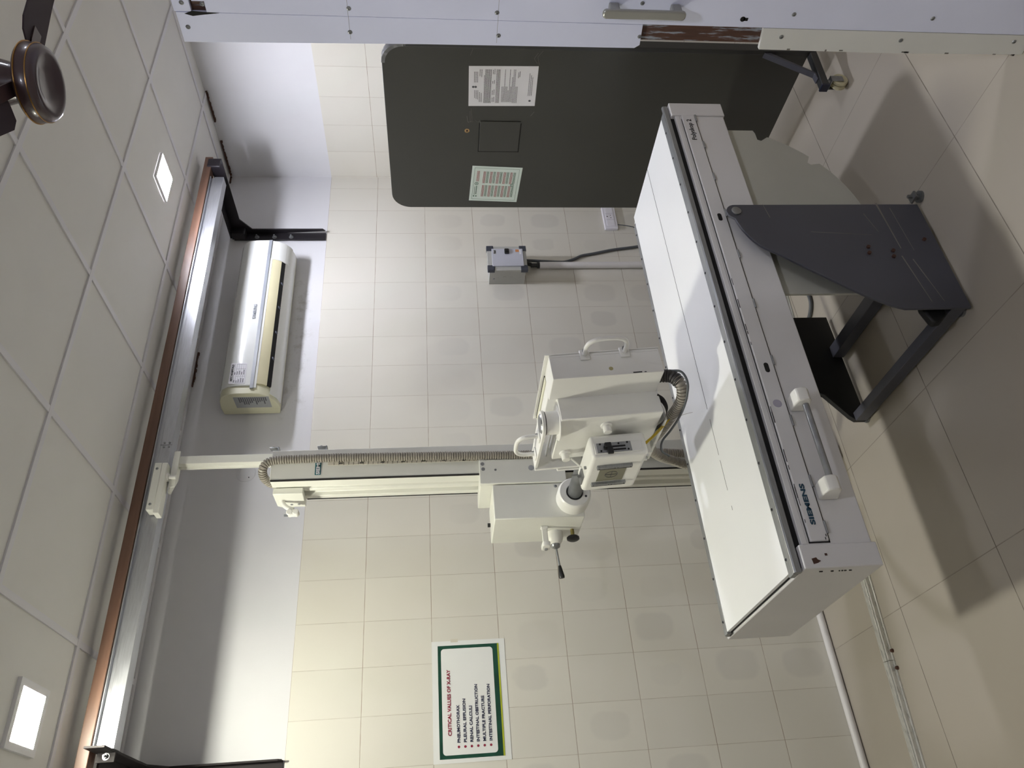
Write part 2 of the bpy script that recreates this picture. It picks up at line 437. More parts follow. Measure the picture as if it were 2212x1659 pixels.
# ================================================================== CEILING FAN
fx, fy = -2.326, -2.329
t = thing('ceiling_fan', 'dark brown ceiling fan with thin brass rings on its round hub', 'fan', (fx, fy, H))
bm = B(); lathe(bm, [(0, 0.005), (0.035, 0.005), (0.050, 0.0), (0.062, -0.003), (0.072, -0.004), (0.080, -0.001), (0.0855, 0.007), (0.088, 0.016), (0.090, 0.036), (0.086, 0.042), (0.06, 0.046), (0.04, 0.048)], (fx, fy, 2.668), 64)
obj('hub', bm, 'fan', t, smooth=50)
for (r, z) in ((0.0868, 2.680), (0.0905, 2.703)):
    bm = B(); lathe(bm, [(r - 0.002, -0.0015), (r + 0.0014, -0.001), (r + 0.0014, 0.001), (r - 0.002, 0.0015)], (fx, fy, z), 64); obj('brass_ring', bm, 'gold', t, smooth=40, label='thin brass ring')
bm = B(); lathe(bm, [(0.040, -0.018), (0.044, 0.01), (0.052, 0.04), (0.062, 0.075), (0.058, 0.12), (0.03, 0.15), (0.014, 0.16), (0.014, 0.25), (0.03, 0.27), (0.055, 0.33), (0.06, 0.331)], (fx, fy, 2.729), 40)
obj('downrod_cover', bm, 'fan', t, smooth=50)
for az in (-11, 204):
    a = math.radians(az); d = Vector((math.cos(a), math.sin(a), 0)); s_ = Vector((-d.y, d.x, 0))
    bm = B()
    prof = [(0.098, 0.03), (0.104, 0.060), (0.13, 0.074), (0.3, 0.065), (0.5, 0.07), (0.6, 0.066), (0.615, 0.05), (0.62, 0.02)]
    up = []; dn = []
    for side in (1, -1):
        pass
    loop = [(r, w_) for r, w_ in prof] + [(r, -w_) for r, w_ in reversed(prof)]
    tilt = 0.20
    top = [bm.verts.new(Vector((fx, fy, 2.728)) + d * r + s_ * w_ + Vector((0, 0, w_ * tilt + 0.002))) for r, w_ in loop]
    bot = [bm.verts.new(Vector((fx, fy, 2.728)) + d * r + s_ * w_ + Vector((0, 0, w_ * tilt - 0.002))) for r, w_ in loop]
    bm.faces.new(top); bm.faces.new(list(reversed(bot)))
    for i in range(len(loop)): bm.faces.new((top[i], bot[i], bot[(i + 1) % len(loop)], top[(i + 1) % len(loop)]))
    b_ = obj('blade', bm, 'fan_blade', t)
    bm = B(); 
    mm = Matrix.Translation((fx, fy, 2.722)) @ Matrix.Rotation(a, 4, 'Z')
    addbox(bm, 0.045, 0.16, -0.016, 0.016, -0.003, 0.002, mm); obj('blade_bracket', bm, 'fan', b_, M4=Matrix())

# ================================================================== OVERHEAD RAIL AND WALL BRACKETS
RX0, RX1 = -3.452, -0.5705
bm = B()
# aluminium profile: lip, recessed groove, broad front web
prof = [(-0.500, 2.918), (-0.500, 2.966), (-0.490, 2.968), (-0.490, 2.984), (-0.506, 2.984), (-0.506, 2.989), (-0.440, 2.989), (-0.440, 2.918)]
prism(bm, prof, 'x', RX0, RX1)
rail = obj('overhead_rail', bm, 'alu', bev=0.0012)
tag(rail, 'long aluminium guide rail under the ceiling, running between the two black wall brackets', 'rail')
for xx in (-1.150, -1.135, -3.440, -2.245, -2.265):
    for zz in (2.930, 2.951):
        bm = B(); cyl(bm, (xx, -0.503, zz), (xx, -0.4995, zz), 0.0045, seg=10); obj('rail_screw', bm, 'steel', rail)
for xx in (-1.143, -2.255):
    bm = B(); addbox(bm, xx - 0.0008, xx + 0.0008, -0.5004, -0.4999, 2.918, 2.967); obj('joint_line', bm, 'line', rail)
bm = B(); addbox(bm, -3.60, -0.425, -0.515, -0.455, 2.9905, 3.032)
beam = obj('support_beam', bm, 'brown', bev=0.002); tag(beam, 'brown painted beam lying along the top of the aluminium guide rail', 'beam')

def bracket(x0, x1, label, mt):
    """flat steel L: wall leg with bolts, gusset in the elbow, horizontal arm carrying the rail"""
    t = thing('wall_bracket', label, 'bracket', ((x0 + x1) / 2, 0, 2.43), 'black steel brackets carrying the overhead rail')
    bm = B()
    prof = [(0.0055, 2.43), (-0.0005, 2.43), (-0.03, 2.43), (-0.045, 2.445), (-0.045, 2.862), (-0.125, 2.921), (-0.575, 2.921), (-0.575, 2.9895), (-0.03, 2.9895), (0.0055, 2.955)]
    prism(bm, prof[2:], 'x', x1 - 0.008, x1)
    prism(bm, [(-0.0015, 2.43), (-0.008, 2.43), (-0.008, 2.97), (-0.0015, 2.97)], 'x', x0, x1)
    obj('bracket_arm', bm, mt, t, bev=0.0015)
    bm = B(); addbox(bm, x0, x1 - 0.008, -0.435, -0.02, 2.981, 2.9895); obj('top_flange', bm, mt, t, bev=0.001)
    bm = B(); addbox(bm, x0, x1 - 0.008, -0.06, -0.0085, 2.90, 2.9805); obj('corner_gusset', bm, mt, t, bev=0.004)
    for z in (2.838, 2.735, 2.636):
        bm = B(); hexbolt(bm, (x0 + 0.022, -0.008, z), (0, -1, 0), 0.009, 0.008); obj('bolt', bm, 'steel', t, label='steel hex bolt and washer')
    if mt == 'black_paint':
        bm = B(); addbox(bm, x0, x1 - 0.008, -0.575, -0.567, 2.925, 2.9895); obj('end_plate', bm, mt, t)
    else:
        bm = B(); addbox(bm, x0 + 0.07, x1 - 0.0005, -0.470, -0.462, 2.921, 2.981); ep = obj('end_plate', bm, mt, t)
        bm = B(); hexbolt(bm, (x1 - 0.02, -0.470, 2.950), (0, -1, 0), 0.008, 0.010); obj('bolt', bm, 'steel_dark', ep)
    return t
bracket(-0.567, -0.508, 'black angled steel bracket bolted to the wall at the air conditioner end of the rail', 'black_paint')
tb = bracket(-3.56, -3.452, 'worn black steel bracket with bolts holding the rail end above the poster', 'black_worn')

# ================================================================== AIR CONDITIONER
ax0, ax1 = -1.80, -0.755
t = thing('air_conditioner', 'white wall-mounted split air conditioner with grey stripe and cream louver', 'air conditioner', (ax0 / 2 + ax1 / 2, 0, 2.57))
body = [(-0.0015, 2.590), (-0.0015, 2.872), (-0.06, 2.876), (-0.125, 2.868), (-0.165, 2.85), (-0.186, 2.82), (-0.193, 2.78), (-0.194, 2.70), (-0.186, 2.665), (-0.168, 2.632), (-0.135, 2.602), (-0.09, 2.585), (-0.05, 2.580)]
bm = B(); prism(bm, body, 'x', ax0, ax1); obj('casing', bm, 'ac_side', t, bev=0.004, smooth=50)
front = [(-0.10, 2.873), (-0.135, 2.870), (-0.172, 2.852), (-0.194, 2.822), (-0.201, 2.78), (-0.202, 2.712), (-0.196, 2.700), (-0.185, 2.700), (-0.18, 2.80), (-0.12, 2.86)]
bm = B(); prism(bm, front, 'x', ax0 + 0.045, ax1 - 0.002); pnl = obj('front_panel', bm, 'ac', t, bev=0.003, smooth=60)
bm = B(); addbox(bm, ax0 + 0.03, ax1 - 0.003, -0.2030, -0.19, 2.692, 2.709); obj('grey_stripe', bm, 'grey_strip', t, label='grey horizontal stripe')
low = [(-0.197, 2.692), (-0.190, 2.662), (-0.172, 2.628), (-0.139, 2.598), (-0.120, 2.590), (-0.11, 2.60), (-0.16, 2.64), (-0.18, 2.69)]
bm = B(); prism(bm, low, 'x', ax1 - 0.14, ax1 - 0.001); obj('display_panel', bm, 'ac', t, bev=0.002, smooth=60)
bm = B(); prism(bm, [(-0.199, 2.692), (-0.196, 2.680), (-0.186, 2.680), (-0.186, 2.692)], 'x', ax0 + 0.035, ax1 - 0.14); obj('lower_trim', bm, 'ac', t)
bm = B(); prism(bm, [(-0.196, 2.679), (-0.188, 2.650), (-0.176, 2.632), (-0.170, 2.636), (-0.186, 2.679)], 'x', ax0 + 0.06, ax1 - 0.145); obj('louver', bm, 'ac_cream', t, smooth=60, label='cream air louver')
bm = B(); prism(bm, [(-0.1765, 2.6315), (-0.158, 2.614), (-0.15, 2.62), (-0.170, 2.636)], 'x', ax0 + 0.06, ax1 - 0.145); obj('outlet_slot', bm, 'slot', t, label='dark air outlet slot')
bm = B(); prism(bm, [(-0.160, 2.6165), (-0.120, 2.5895), (-0.06, 2.5795), (-0.06, 2.584), (-0.12, 2.596), (-0.155, 2.619)], 'x', ax0 + 0.02, ax1 - 0.01); obj('bottom_lip', bm, 'ac', t, smooth=60)
for i in range(4):
    bm = B(); xx = -1.05 - i * 0.17; tube(bm, [(xx, -0.168, 2.622), (xx - 0.012, -0.172, 2.618), (xx - 0.018, -0.168, 2.612)], 0.004, 8); obj('vane_clip', bm, 'corner', t, smooth=60)
text('lettering', 'SAMSUNG', (-1.330, -0.2035, 2.727), (1, 0, 0), (0, 0, 1), 0.024, 'grey_strip', t, bold=0.0006, width=0.098)
# hospital inventory sticker with a small table
bm = B(); prism(bm, rrect(-1.745, -1.618, 2.735, 2.815, 0.006), 'y', -0.2035, -0.2005); st = obj('inventory_sticker', bm, 'paper', t, label='white inventory sticker')
text('lettering', 'NTC HOSPITALS', (-1.728, -0.2038, 2.799), (1, 0, 0), (0, 0, 1), 0.0135, 'black_text', st, bold=0.0004, width=0.1)
bm = B()
for k, zz in enumerate((2.794, 2.783, 2.772, 2.761, 2.750, 2.740)): addbox(bm, -1.74, -1.624, -0.2042, -0.2035, zz, zz + 0.0007)
for xx in (-1.74, -1.70, -1.655, -1.625): addbox(bm, xx, xx + 0.0007, -0.2042, -0.2035, 2.740, 2.784)
for k in range(5):
    for xx in (-1.737, -1.69): addbox(bm, xx, xx + random.uniform(0.012, 0.03), -0.2042, -0.2035, 2.744 + 0.011 * k, 2.7475 + 0.011 * k)
obj('print', bm, 'ink', st)
bm = B(); addbox(bm, ax0 - 0.0006, ax0 + 0.001, -0.165, -0.065, 2.62, 2.795); en = obj('energy_label', bm, 'label_silver', t, label='silver rating label on the end')
bm = B()
for k in range(14): addbox(bm, ax0 - 0.0011, ax0, -0.160, -0.160 + random.uniform(0.03, 0.07), 2.635 + 0.010 * k, 2.641 + 0.010 * k)
obj('print', bm, 'ink', en)
bm = B(); addbox(bm, ax0 - 0.0008, ax0 + 0.001, -0.05, -0.012, 2.59, 2.635); obj('knockout_cover', bm, 'ac_side', t)

# ================================================================== ROUND COVER PLATE
bm = B(); lathe(bm, [(0, 0.004), (0.025, 0.004), (0.041, 0.004), (0.046, 0.002), (0.047, 0)], (-2.140, 0.006, 2.727), 40, (0, -1, 0))
o = obj('round_cover_plate', bm, 'plaster', smooth=40); tag(o, 'round white blanking plate on the upper plaster wall behind the column top', 'cover plate')
bm = B(); cyl(bm, (-2.165, 0.002, 2.71), (-2.165, 0.0005, 2.71), 0.003, seg=10); obj('screw', bm, 'line', o)

# ================================================================== ISOLATOR BOX
t = thing('isolator_box', 'small grey electrical switch box with anthracite corners on the tiled wall', 'switch box', (-0.838, 0, 1.226))
bx0, bx1, bz0, bz1 = -0.936, -0.742, 1.226, 1.464
bm = B(); addbox(bm, bx0 + 0.008, bx1 - 0.008, -0.118, -0.0015, bz0 + 0.012, bz1 - 0.012); obj('case', bm, 'box_side', t, bev=0.002)
bm = B(); addbox(bm, bx0 + 0.002, bx1 - 0.002, -0.132, -0.118, bz0 + 0.002, bz1 - 0.002); obj('lid_frame', bm, 'box_side', t, bev=0.003)
bm = B(); addbox(bm, bx0 + 0.03, bx1 - 0.028, -0.140, -0.132, bz0 + 0.022, bz1 - 0.03); ld = obj('lid', bm, 'box_face', t, bev=0.002)
for cx, cz in ((bx0, bz0), (bx0, bz1), (bx1, bz0), (bx1, bz1)):
    sx = 0.04 * (1 if cx == bx0 else -1); sz = 0.042 * (1 if cz == bz0 else -1)
    bm = B(); addbox(bm, min(cx, cx + sx), max(cx, cx + sx), -0.136, -0.112, min(cz, cz + sz), max(cz, cz + sz)); obj('corner_cap', bm, 'corner', t, bev=0.003, label='anthracite corner cap')
bm = B(); prism(bm, rrect(-0.814, -0.776, 1.331, 1.358, 0.006), 'y', -0.150, -0.140); sw = obj('switch_surround', bm, 'blackplastic', ld, bev=0.002)
bm = B(); addbox(bm, -0.802, -0.785, -0.155, -0.150, 1.337, 1.352); obj('rocker', bm, 'slot', sw, bev=0.001)
bm = B(); addbox(bm, -0.797, -0.777, -0.1405, -0.1398, 1.271, 1.292); obj('orange_label', bm, 'orange', ld, label='faded orange label')
bm = B(); addbox(bm, -0.815, -0.779, -0.1405, -0.1398, 1.259, 1.2695); obj('white_label', bm, 'paper', ld)
bm = B()
prism(bm, rrect(-0.812, -0.780, 1.408, 1.424, 0.004), 'y', -0.1404, -0.140); obj('maker_plate', bm, 'box_side', ld)
text('lettering', 'Rasi', (-0.810, -0.1406, 1.411), (1, 0, 0), (0, 0, 1), 0.016, 'black_text', ld, bold=0.0004)
for zz in (1.40, 1.36, 1.32, 1.27): bm = B(); cyl(bm, (bx0 + 0.009, -0.06, zz), (bx0 + 0.0068, -0.06, zz), 0.010 if zz in (1.36, 1.32) else 0.004, seg=18); obj('knockout', bm, 'box_side', t)
bm = B(); screwhead(bm, (bx0 + 0.008, -0.05, 1.425), (-1, 0, 0), 0.006); obj('side_screw', bm, 'steel', t)

bm = B(); tube(bm, [(-0.762, -0.03, 1.222), (-0.762, -0.02, 1.10), (-0.762, -0.014, 1.02), (-0.758, -0.011, 0.97), (-0.735, -0.011, 0.91), (-0.708, -0.011, 0.86), (-0.69, -0.011, 0.78), (-0.66, -0.011, 0.66), (-0.637, -0.011, 0.52), (-0.60, -0.011, 0.32), (-0.60, -0.011, 0.02)], 0.0085, 12)
o = obj('power_cable', bm, 'cable', smooth=60); tag(o, 'dark grey cable curving down the tiled wall beside the white conduit pipe', 'cable')
bm = B(); cyl(bm, (-0.797, -0.0225, 0.0), (-0.797, -0.0225, 1.135), 0.0205, seg=28)
o = obj('conduit_pipe', bm, 'pvc', smooth=60); tag(o, 'white vertical conduit pipe below the grey switch box', 'pipe')
bm = B(); tube(bm, [(-0.797, -0.0225, 1.136), (-0.797, -0.0225, 1.19)], 0.013, 16, smooth=0)
cyl(bm, (-0.797, -0.0225, 1.133), (-0.797, -0.0225, 1.150), 0.019, seg=20); cyl(bm, (-0.797, -0.03, 1.19), (-0.797, -0.05, 1.236), 0.013, seg=14)
obj('cable_gland', bm, 'blackplastic', o, smooth=60, label='black cable gland at the top')

# ================================================================== SOCKET PLATE
t = thing('socket_plate', 'white switch and socket plate low on the tiled wall beside the lead screen', 'socket', (-0.391, 0, 0.605))
bm = B(); prism(bm, rrect(-0.483, -0.285, 0.596, 0.682, 0.006), 'y', -0.022, -0.001); obj('plate', bm, 'switch', t, bev=0.003)
for k, xx in enumerate((-0.463, -0.407, -0.351)):
    bm = B(); addbox(bm, xx, xx + 0.05, -0.026, -0.022, 0.614, 0.666); md_ = obj('switch_module' if k != 1 else 'socket_module', bm, 'switch', t, bev=0.0015)
    if k == 1:
        bm = B()
        cyl(bm, (xx + 0.025, -0.0264, 0.656), (xx + 0.025, -0.0255, 0.656), 0.004, seg=12)
        for dx in (0.014, 0.036): cyl(bm, (xx + dx, -0.0264, 0.634), (xx + dx, -0.0255, 0.634), 0.0032, seg=12)
        obj('pin_hole', bm, 'slot', md_)
bm = B(); tube(bm, [(-0.44, -0.012, 0.60), (-0.455, -0.02, 0.56), (-0.47, -0.02, 0.50), (-0.50, -0.012, 0.44)], 0.003, 8)

obj('flex', bm, 'cable', t, smooth=60)

# ================================================================== POSTER
t = thing('wall_poster', 'white poster with dark green border listing critical values of X-ray', 'poster', (-3.26, 0, 1.5))
bm = B(); addbox(bm, -3.508, -3.014, -0.0025, -0.0012, 1.503, 1.826); obj('sheet', bm, 'poster_white', t)
bm = B()
o_ = [(-3.492, 1.5365), (-3.034, 1.5365), (-3.034, 1.800), (-3.492, 1.800)]
inn = rrect(-3.478, -3.048, 1.558, 1.786, 0.014, 6)
prism(bm, o_, 'y', -0.0032, -0.0025); gp = obj('green_border', bm, 'poster_green', t, label='dark green printed border')
bm = B(); prism(bm, inn, 'y', -0.0038, -0.0032); ip = obj('inner_field', bm, 'poster_white', t)
bm = B(); addbox(bm, -3.492, -3.034, -0.0036, -0.0025, 1.5295, 1.5365); obj('lime_stripe', bm, 'poster_lime', t, label='lime stripe')
text('heading', 'CRITICAL VALUES OF X-RAY', (-3.404, -0.0040, 1.749), (1, 0, 0), (0, 0, 1), 0.020, 'red_text', t, bold=0.0006, width=0.267)
lines = [('PNEUMOTHORAX', 0.148), ('PLEURAL EFFUSION', 0.172), ('RENAL CALCULI', 0.142), ('INTESTINAL OBSTRUCTION', 0.228), ('MULTIPLE FRACTURE', 0.180), ('INTESTINAL PERFORATION', 0.226)]
for i, (s_, wd) in enumerate(lines):
    zz = 1.714 - i * 0.0268
    text('list_line', s_, (-3.432, -0.0040, zz), (1, 0, 0), (0, 0, 1), 0.0165, 'navy_text', t, bold=0.0005, width=wd)
    bm = B(); cyl(bm, (-3.448, -0.0042, zz + 0.006), (-3.448, -0.0036, zz + 0.006), 0.0052, seg=18); obj('bullet', bm, 'red_text', t)
bm = B(); addbox(bm, -3.020, -3.006, -0.0033, -0.002, 1.71, 1.742); obj('tape', bm, 'ruler', t)

# ================================================================== FLOOR CONDUIT ALONG THE WALL
bm = B(); cyl(bm, (XL + 0.01, -0.0185, 0.017), (-0.85, -0.0185, 0.017), 0.0165, seg=24)
o = obj('skirting_conduit', bm, 'pvc', smooth=60); tag(o, 'white conduit pipe lying along the foot of the tiled wall', 'pipe')

# ================================================================== FLOOR TRACK
t = thing('floor_track', 'aluminium floor track for the column, bolted along the floor near the wall', 'track', (-3.3, -0.47, 0))
ang = math.atan2(0.082, 1.0)
mt_ = Matrix.Translation((-3.31, -0.452, 0)) @ Matrix.Rotation(-ang, 4, 'Z')
def seg_profile(bm, a, b):
    prof = [(-0.044, 0.0), (-0.044, 0.006), (-0.034, 0.006), (-0.034, 0.022), (-0.020, 0.022), (-0.020, 0.017), (-0.008, 0.017), (-0.008, 0.022), (0.034, 0.022), (0.034, 0.006), (0.044, 0.006), (0.044, 0.0)]
    prism(bm, [(p[0] * 0.68, p[1]) for p in prof], 'x', a, b)
bm = B(); seg_profile(bm, -1.9, -0.001); obj('track_section', bm, 'track', t, bev=0.0008, M4=mt_)
bm = B(); seg_profile(bm, 0.001, 2.05); obj('track_section', bm, 'track', t, bev=0.0008, M4=mt_)
for xx, yy in ((-0.03, -0.034), (-0.03, 0.030), (0.035, -0.034), (0.05, 0.030)): bm = B(); cyl(bm, (xx, yy, 0.0), (xx, yy, 0.010), 0.008, 0.006, seg=10); obj('track_bolt', bm, 'rust', t, M4=mt_)

# ================================================================== X-RAY COLUMN STAND
t = thing('xray_tube_stand', 'tall ivory floor-to-ceiling column carrying the x-ray tube head and its grey hose', 'x-ray machine', (-2.44, -0.53, 0.0))
cx0, cx1, cy0, cy1 = -2.503, -2.366, -0.62, -0.435
# column: front channel profile (open groove on the left flank)
prof = [(cx1, cy1), (cx1, cy0), (cx0, cy0), (cx0, cy0 + 0.066), (cx0 + 0.010, cy0 + 0.070), (cx0 + 0.010, cy0 + 0.083), (cx0, cy0 + 0.087), (cx0, cy0 + 0.105), (cx0 + 0.018, cy0 + 0.108), (cx0 + 0.018, cy0 + 0.150), (cx0, cy0 + 0.153), (cx0, cy1)]
bm = B(); prism(bm, prof, 'z', 0.10, 2.465); cl = obj('column', bm, 'machine', t, bev=0.002)
bm = B(); addbox(bm, cx0 - 0.0015, cx0 + 0.002, cy0 - 0.001, cy0 + 0.010, 0.10, 2.463); addbox(bm, cx0 - 0.0012, cx0 + 0.002, cy1 - 0.006, cy1 + 0.0012, 0.10, 2.34); obj('edge_seal', bm, 'slot', cl, label='dark edge seal')
bm = B(); addbox(bm, -2.442, -2.408, cy0 - 0.0012, cy0 + 0.001, 1.62, 2.235); rl = obj('height_scale', bm, 'ruler', cl, label='cream height scale with numbers')
bm = B()
for i in range(30): addbox(bm, -2.442, -2.442 + (0.012 if i % 2 else 0.022), cy0 - 0.0017, cy0 - 0.001, 1.63 + 0.02 * i, 1.6315 + 0.02 * i)
obj('tick_mark', bm, 'black_text', rl)
for i, s_ in enumerate(('90', '100', '110', '120', '130', '140', '150')):
    text('scale_number', s_, (-2.441, cy0 - 0.0013, 1.665 + i * 0.085), (1, 0, 0), (0, 0, 1), 0.022, 'black_text', rl, bold=0.0004)
bm = B(); addbox(bm, -2.484, -2.390, cy0 - 0.0015, cy0 + 0.001, 2.262, 2.286); bd = obj('maker_badge', bm, 'teal', cl, label='teal maker badge')
text('lettering', 'SIEMENS', (-2.482, cy0 - 0.0018, 2.267), (1, 0, 0), (0, 0, 1), 0.020, 'paper', bd, bold=0.0006, width=0.09)
bm = B()
addbox(bm, -2.52, -2.35, -0.60, -0.45, 0.03, 0.10); addbox(bm, -2.50, -2.37, -0.56, -0.50, 0.0225, 0.03)
obj('foot_carriage', bm, 'machine', t, bev=0.006)
# top end box and lock on the left flank
bm = B(); prism(bm, [(-0.553, 2.34), (-0.553, 2.462), (-0.438, 2.462), (-0.425, 2.445), (-0.425, 2.345)], 'x', cx0 - 0.030, cx0 - 0.0012); eb = obj('end_box', bm, 'machine', t, bev=0.003)
bm = B()
for yy in (-0.46, -0.44): pass
bm.free()
for zz in (2.37, 2.40): bm = B(); cyl(bm, (cx0 - 0.031, -0.452, zz), (cx0 - 0.029, -0.452, zz), 0.006, seg=12); obj('screw', bm, 'steel', eb)
bm = B(); tube(bm, [(-2.520, -0.49, 2.435), (-2.545, -0.49, 2.43), (-2.565, -0.49, 2.41), (-2.575, -0.49, 2.385)], 0.010, 12)
lv = obj('cable_clamp', bm, 'machine_w', t, smooth=60)
bm = B(); 
for z_ in (2.398, 2.372): cyl(bm, (-2.590, -0.475, z_), (-2.590, -0.505, z_), 0.013, seg=16)
addbox(bm, -2.603, -2.577, -0.502, -0.478, 2.372, 2.398); obj('clamp_jaw', bm, 'machine_w', lv, bev=0.003)
bm = B(); cyl(bm, (-2.60, -0.49, 2.420), (-2.60, -0.49, 2.405), 0.005, seg=8); obj('clamp_screw', bm, 'steel', lv)
# small cable clips on the right flank
for zz in (2.458, 2.262):
    bm = B(); addbox(bm, cx1 + 0.0005, cx1 + 0.022, cy0 + 0.004, cy0 + 0.034, zz - 0.018, zz - 0.012); addbox(bm, cx1 + 0.016, cx1 + 0.020, cy0 + 0.004, cy0 + 0.034, zz - 0.018, zz + 0.022)
    cyl(bm, (cx1 + 0.020, cy0 + 0.019, zz + 0.008), (cx1 + 0.028, cy0 + 0.019, zz + 0.008), 0.006, seg=10); obj('cable_clip', bm, 'steel', t, bev=0.001)
# post up to the ceiling guide
bm = B(); prism(bm, [(-2.312, -0.50), (-2.350, -0.50), (-2.350, -0.474), (-2.344, -0.470), (-2.344, -0.462), (-2.350, -0.458), (-2.350, -0.444), (-2.312, -0.444)], 'z', 2.44, 2.885)
obj('upper_post', bm, 'machine', t, bev=0.002)
bm = B(); addbox(bm, -2.375, -2.320, -0.52, -0.434, 2.425, 2.4645); obj('post_socket', bm, 'machine', t, bev=0.002)
bm = B(); prism(bm, [(-2.302, -0.52), (-2.302, -0.44), (-2.40, -0.44), (-2.492, -0.50), (-2.492, -0.52)], 'z', 2.8855, 2.893)
addbox(bm, -2.470, -2.302, -0.527, -0.520, 2.868, 2.893)
ht = obj('hanger_plate', bm, 'machine', t, bev=0.0015)
bm = B(); addbox(bm, -2.585, -2.372, -0.560, -0.5075, 2.922, 2.952); addbox(bm, -2.60, -2.372, -0.5595, -0.506, 2.900, 2.922)
gb = obj('guide_carriage', bm, 'machine', t, bev=0.003)
for xx in (-2.40, -2.56): bm = B(); screwhead(bm, (xx, -0.560, 2.938), (0, -1, 0), 0.006); obj('screw', bm, 'steel', gb)
bm = B(); cyl(bm, (-2.43, -0.535, 2.893), (-2.43, -0.535, 2.904), 0.018, seg=24); cyl(bm, (-2.43, -0.535, 2.865), (-2.43, -0.535, 2.892), 0.008, seg=12)
obj('guide_roller', bm, 'machine_w', t, smooth=50)

# moving carriage on the column
bm = B(); addbox(bm, -2.560, -2.448, -0.640, -0.623, 1.252, 1.612); addbox(bm, -2.560, -2.5045, -0.623, -0.400, 1.50, 1.612); addbox(bm, -2.5595, -2.5045, -0.623, -0.400, 1.255, 1.50)
cg = obj('carriage', bm, 'machine', t, bev=0.003)
for (xx, zz, r) in ((-2.468, 1.598, 0.008), (-2.492, 1.596, 0.008), (-2.497, 1.545, 0.005), (-2.462, 1.272, 0.0075), (-2.488, 1.270, 0.0075), (-2.495, 1.315, 0.005)): bm = B(); cyl(bm, (xx, -0.6408, zz), (xx, -0.639, zz), r, seg=16); obj('cap_screw', bm, 'steel', cg)
bm = B(); cyl(bm, (-2.493, -0.6412, 1.395), (-2.493, -0.639, 1.395), 0.012, seg=20); obj('level_cap', bm, 'label_silver', cg)
bm = B(); addbox(bm, -2.716, -2.5625, -0.632, -0.378, 1.192, 1.562); db = obj('drive_box', bm, 'machine', t, bev=0.004)
bm = B(); cyl(bm, (-2.64, -0.40, 1.562), (-2.64, -0.40, 1.574), 0.009, seg=10); obj('box_knob', bm, 'blackplastic', db)
bm = B(); screwhead(bm, (-2.578, -0.633, 1.30), (0, -1, 0), 0.007); obj('screw', bm, 'steel', db)
AX = Vector((-2.640, 0, 1.236))
bm = B(); lathe(bm, [(0.033, 0.0), (0.033, 0.066), (0.036, 0.070), (0.060, 0.070), (0.066, 0.064), (0.068, 0.055), (0.068, 0.0)], (AX.x, -0.632, AX.z), 48, (0, -1, 0))
rg = obj('arm_collar', bm, 'machine_w', t, smooth=35)
bm = B(); cyl(bm, (AX.x, -0.625, AX.z), (AX.x, -0.701, AX.z), 0.0328, seg=40); obj('collar_bore', bm, 'slot', rg)
for dx, dz in ((-0.02, -0.043), (0.03, -0.035)): bm = B(); cyl(bm, (AX.x + dx, -0.7005, AX.z + dz), (AX.x + dx, -0.7035, AX.z + dz), 0.005, seg=10); obj('grub_screw', bm, 'line', rg)
bm = B(); cyl(bm, (AX.x, -0.69, AX.z), (AX.x, -1.062, AX.z), 0.029, seg=40); obj('telescopic_arm', bm, 'steel_dark', t, smooth=50, label='scuffed bare steel arm')
# levers on the left flank of the drive box
bm = B()
addbox(bm, -2.728, -2.716, -0.552, -0.528, 1.336, 1.366); addbox(bm, -2.792, -2.716, -0.546, -0.538, 1.339, 1.363)
prism(bm, rrect(-0.575, -0.515, 1.335, 1.369, 0.012), 'x', -2.812, -2.792)
lb = obj('brake_handle', bm, 'machine_w', t, bev=0.003)
bm = B(); cyl(bm, (-2.812, -0.54, 1.352), (-2.818, -0.54, 1.352), 0.007, seg=10); obj('screw', bm, 'steel', lb)
bm = B(); lathe(bm, [(0.036, 0.0), (0.036, 0.02), (0.031, 0.04), (0.02, 0.052), (0, 0.054)], (-2.716, -0.47, 1.300), 32, (-1, 0, 0)); jb = obj('lever_boss', bm, 'machine_w', t, smooth=50)
bm = B(); lathe(bm, [(0, 0), (0.02, 0.0), (0.018, 0.012), (0.008, 0.018), (0, 0.018)], (-2.768, -0.47, 1.300), 24, (-1, 0, 0)); obj('lever_socket', bm, 'steel', jb, smooth=50)
bm = B(); cyl(bm, (-2.775, -0.47, 1.300), (-2.860, -0.455, 1.290), 0.0045, seg=12); ls = obj('brake_lever', bm, 'steel', t, smooth=50)
bm = B(); lathe(bm, [(0, 0), (0.006, 0.0), (0.0075, 0.008), (0.0125, 0.045), (0.011, 0.052), (0, 0.054)], (-2.855, -0.456, 1.2905), 20, (-0.985, 0.17, -0.12)); obj('grip', bm, 'blackplastic', ls, smooth=50, label='black grip')
bm = B(); cyl(bm, (-2.716, -0.50, 1.228), (-2.745, -0.50, 1.228), 0.008, seg=14); kn = obj('knob_stem', bm, 'brass', t, smooth=50)
bm = B(); lathe(bm, [(0, 0.0), (0.018, 0.0), (0.027, 0.006), (0.027, 0.016), (0.016, 0.022), (0, 0.023)], (-2.745, -0.50, 1.228), 12, (-1, 0, 0)); obj('star_knob', bm, 'blackplastic', kn, bev=0.002, label='black lobed knob')

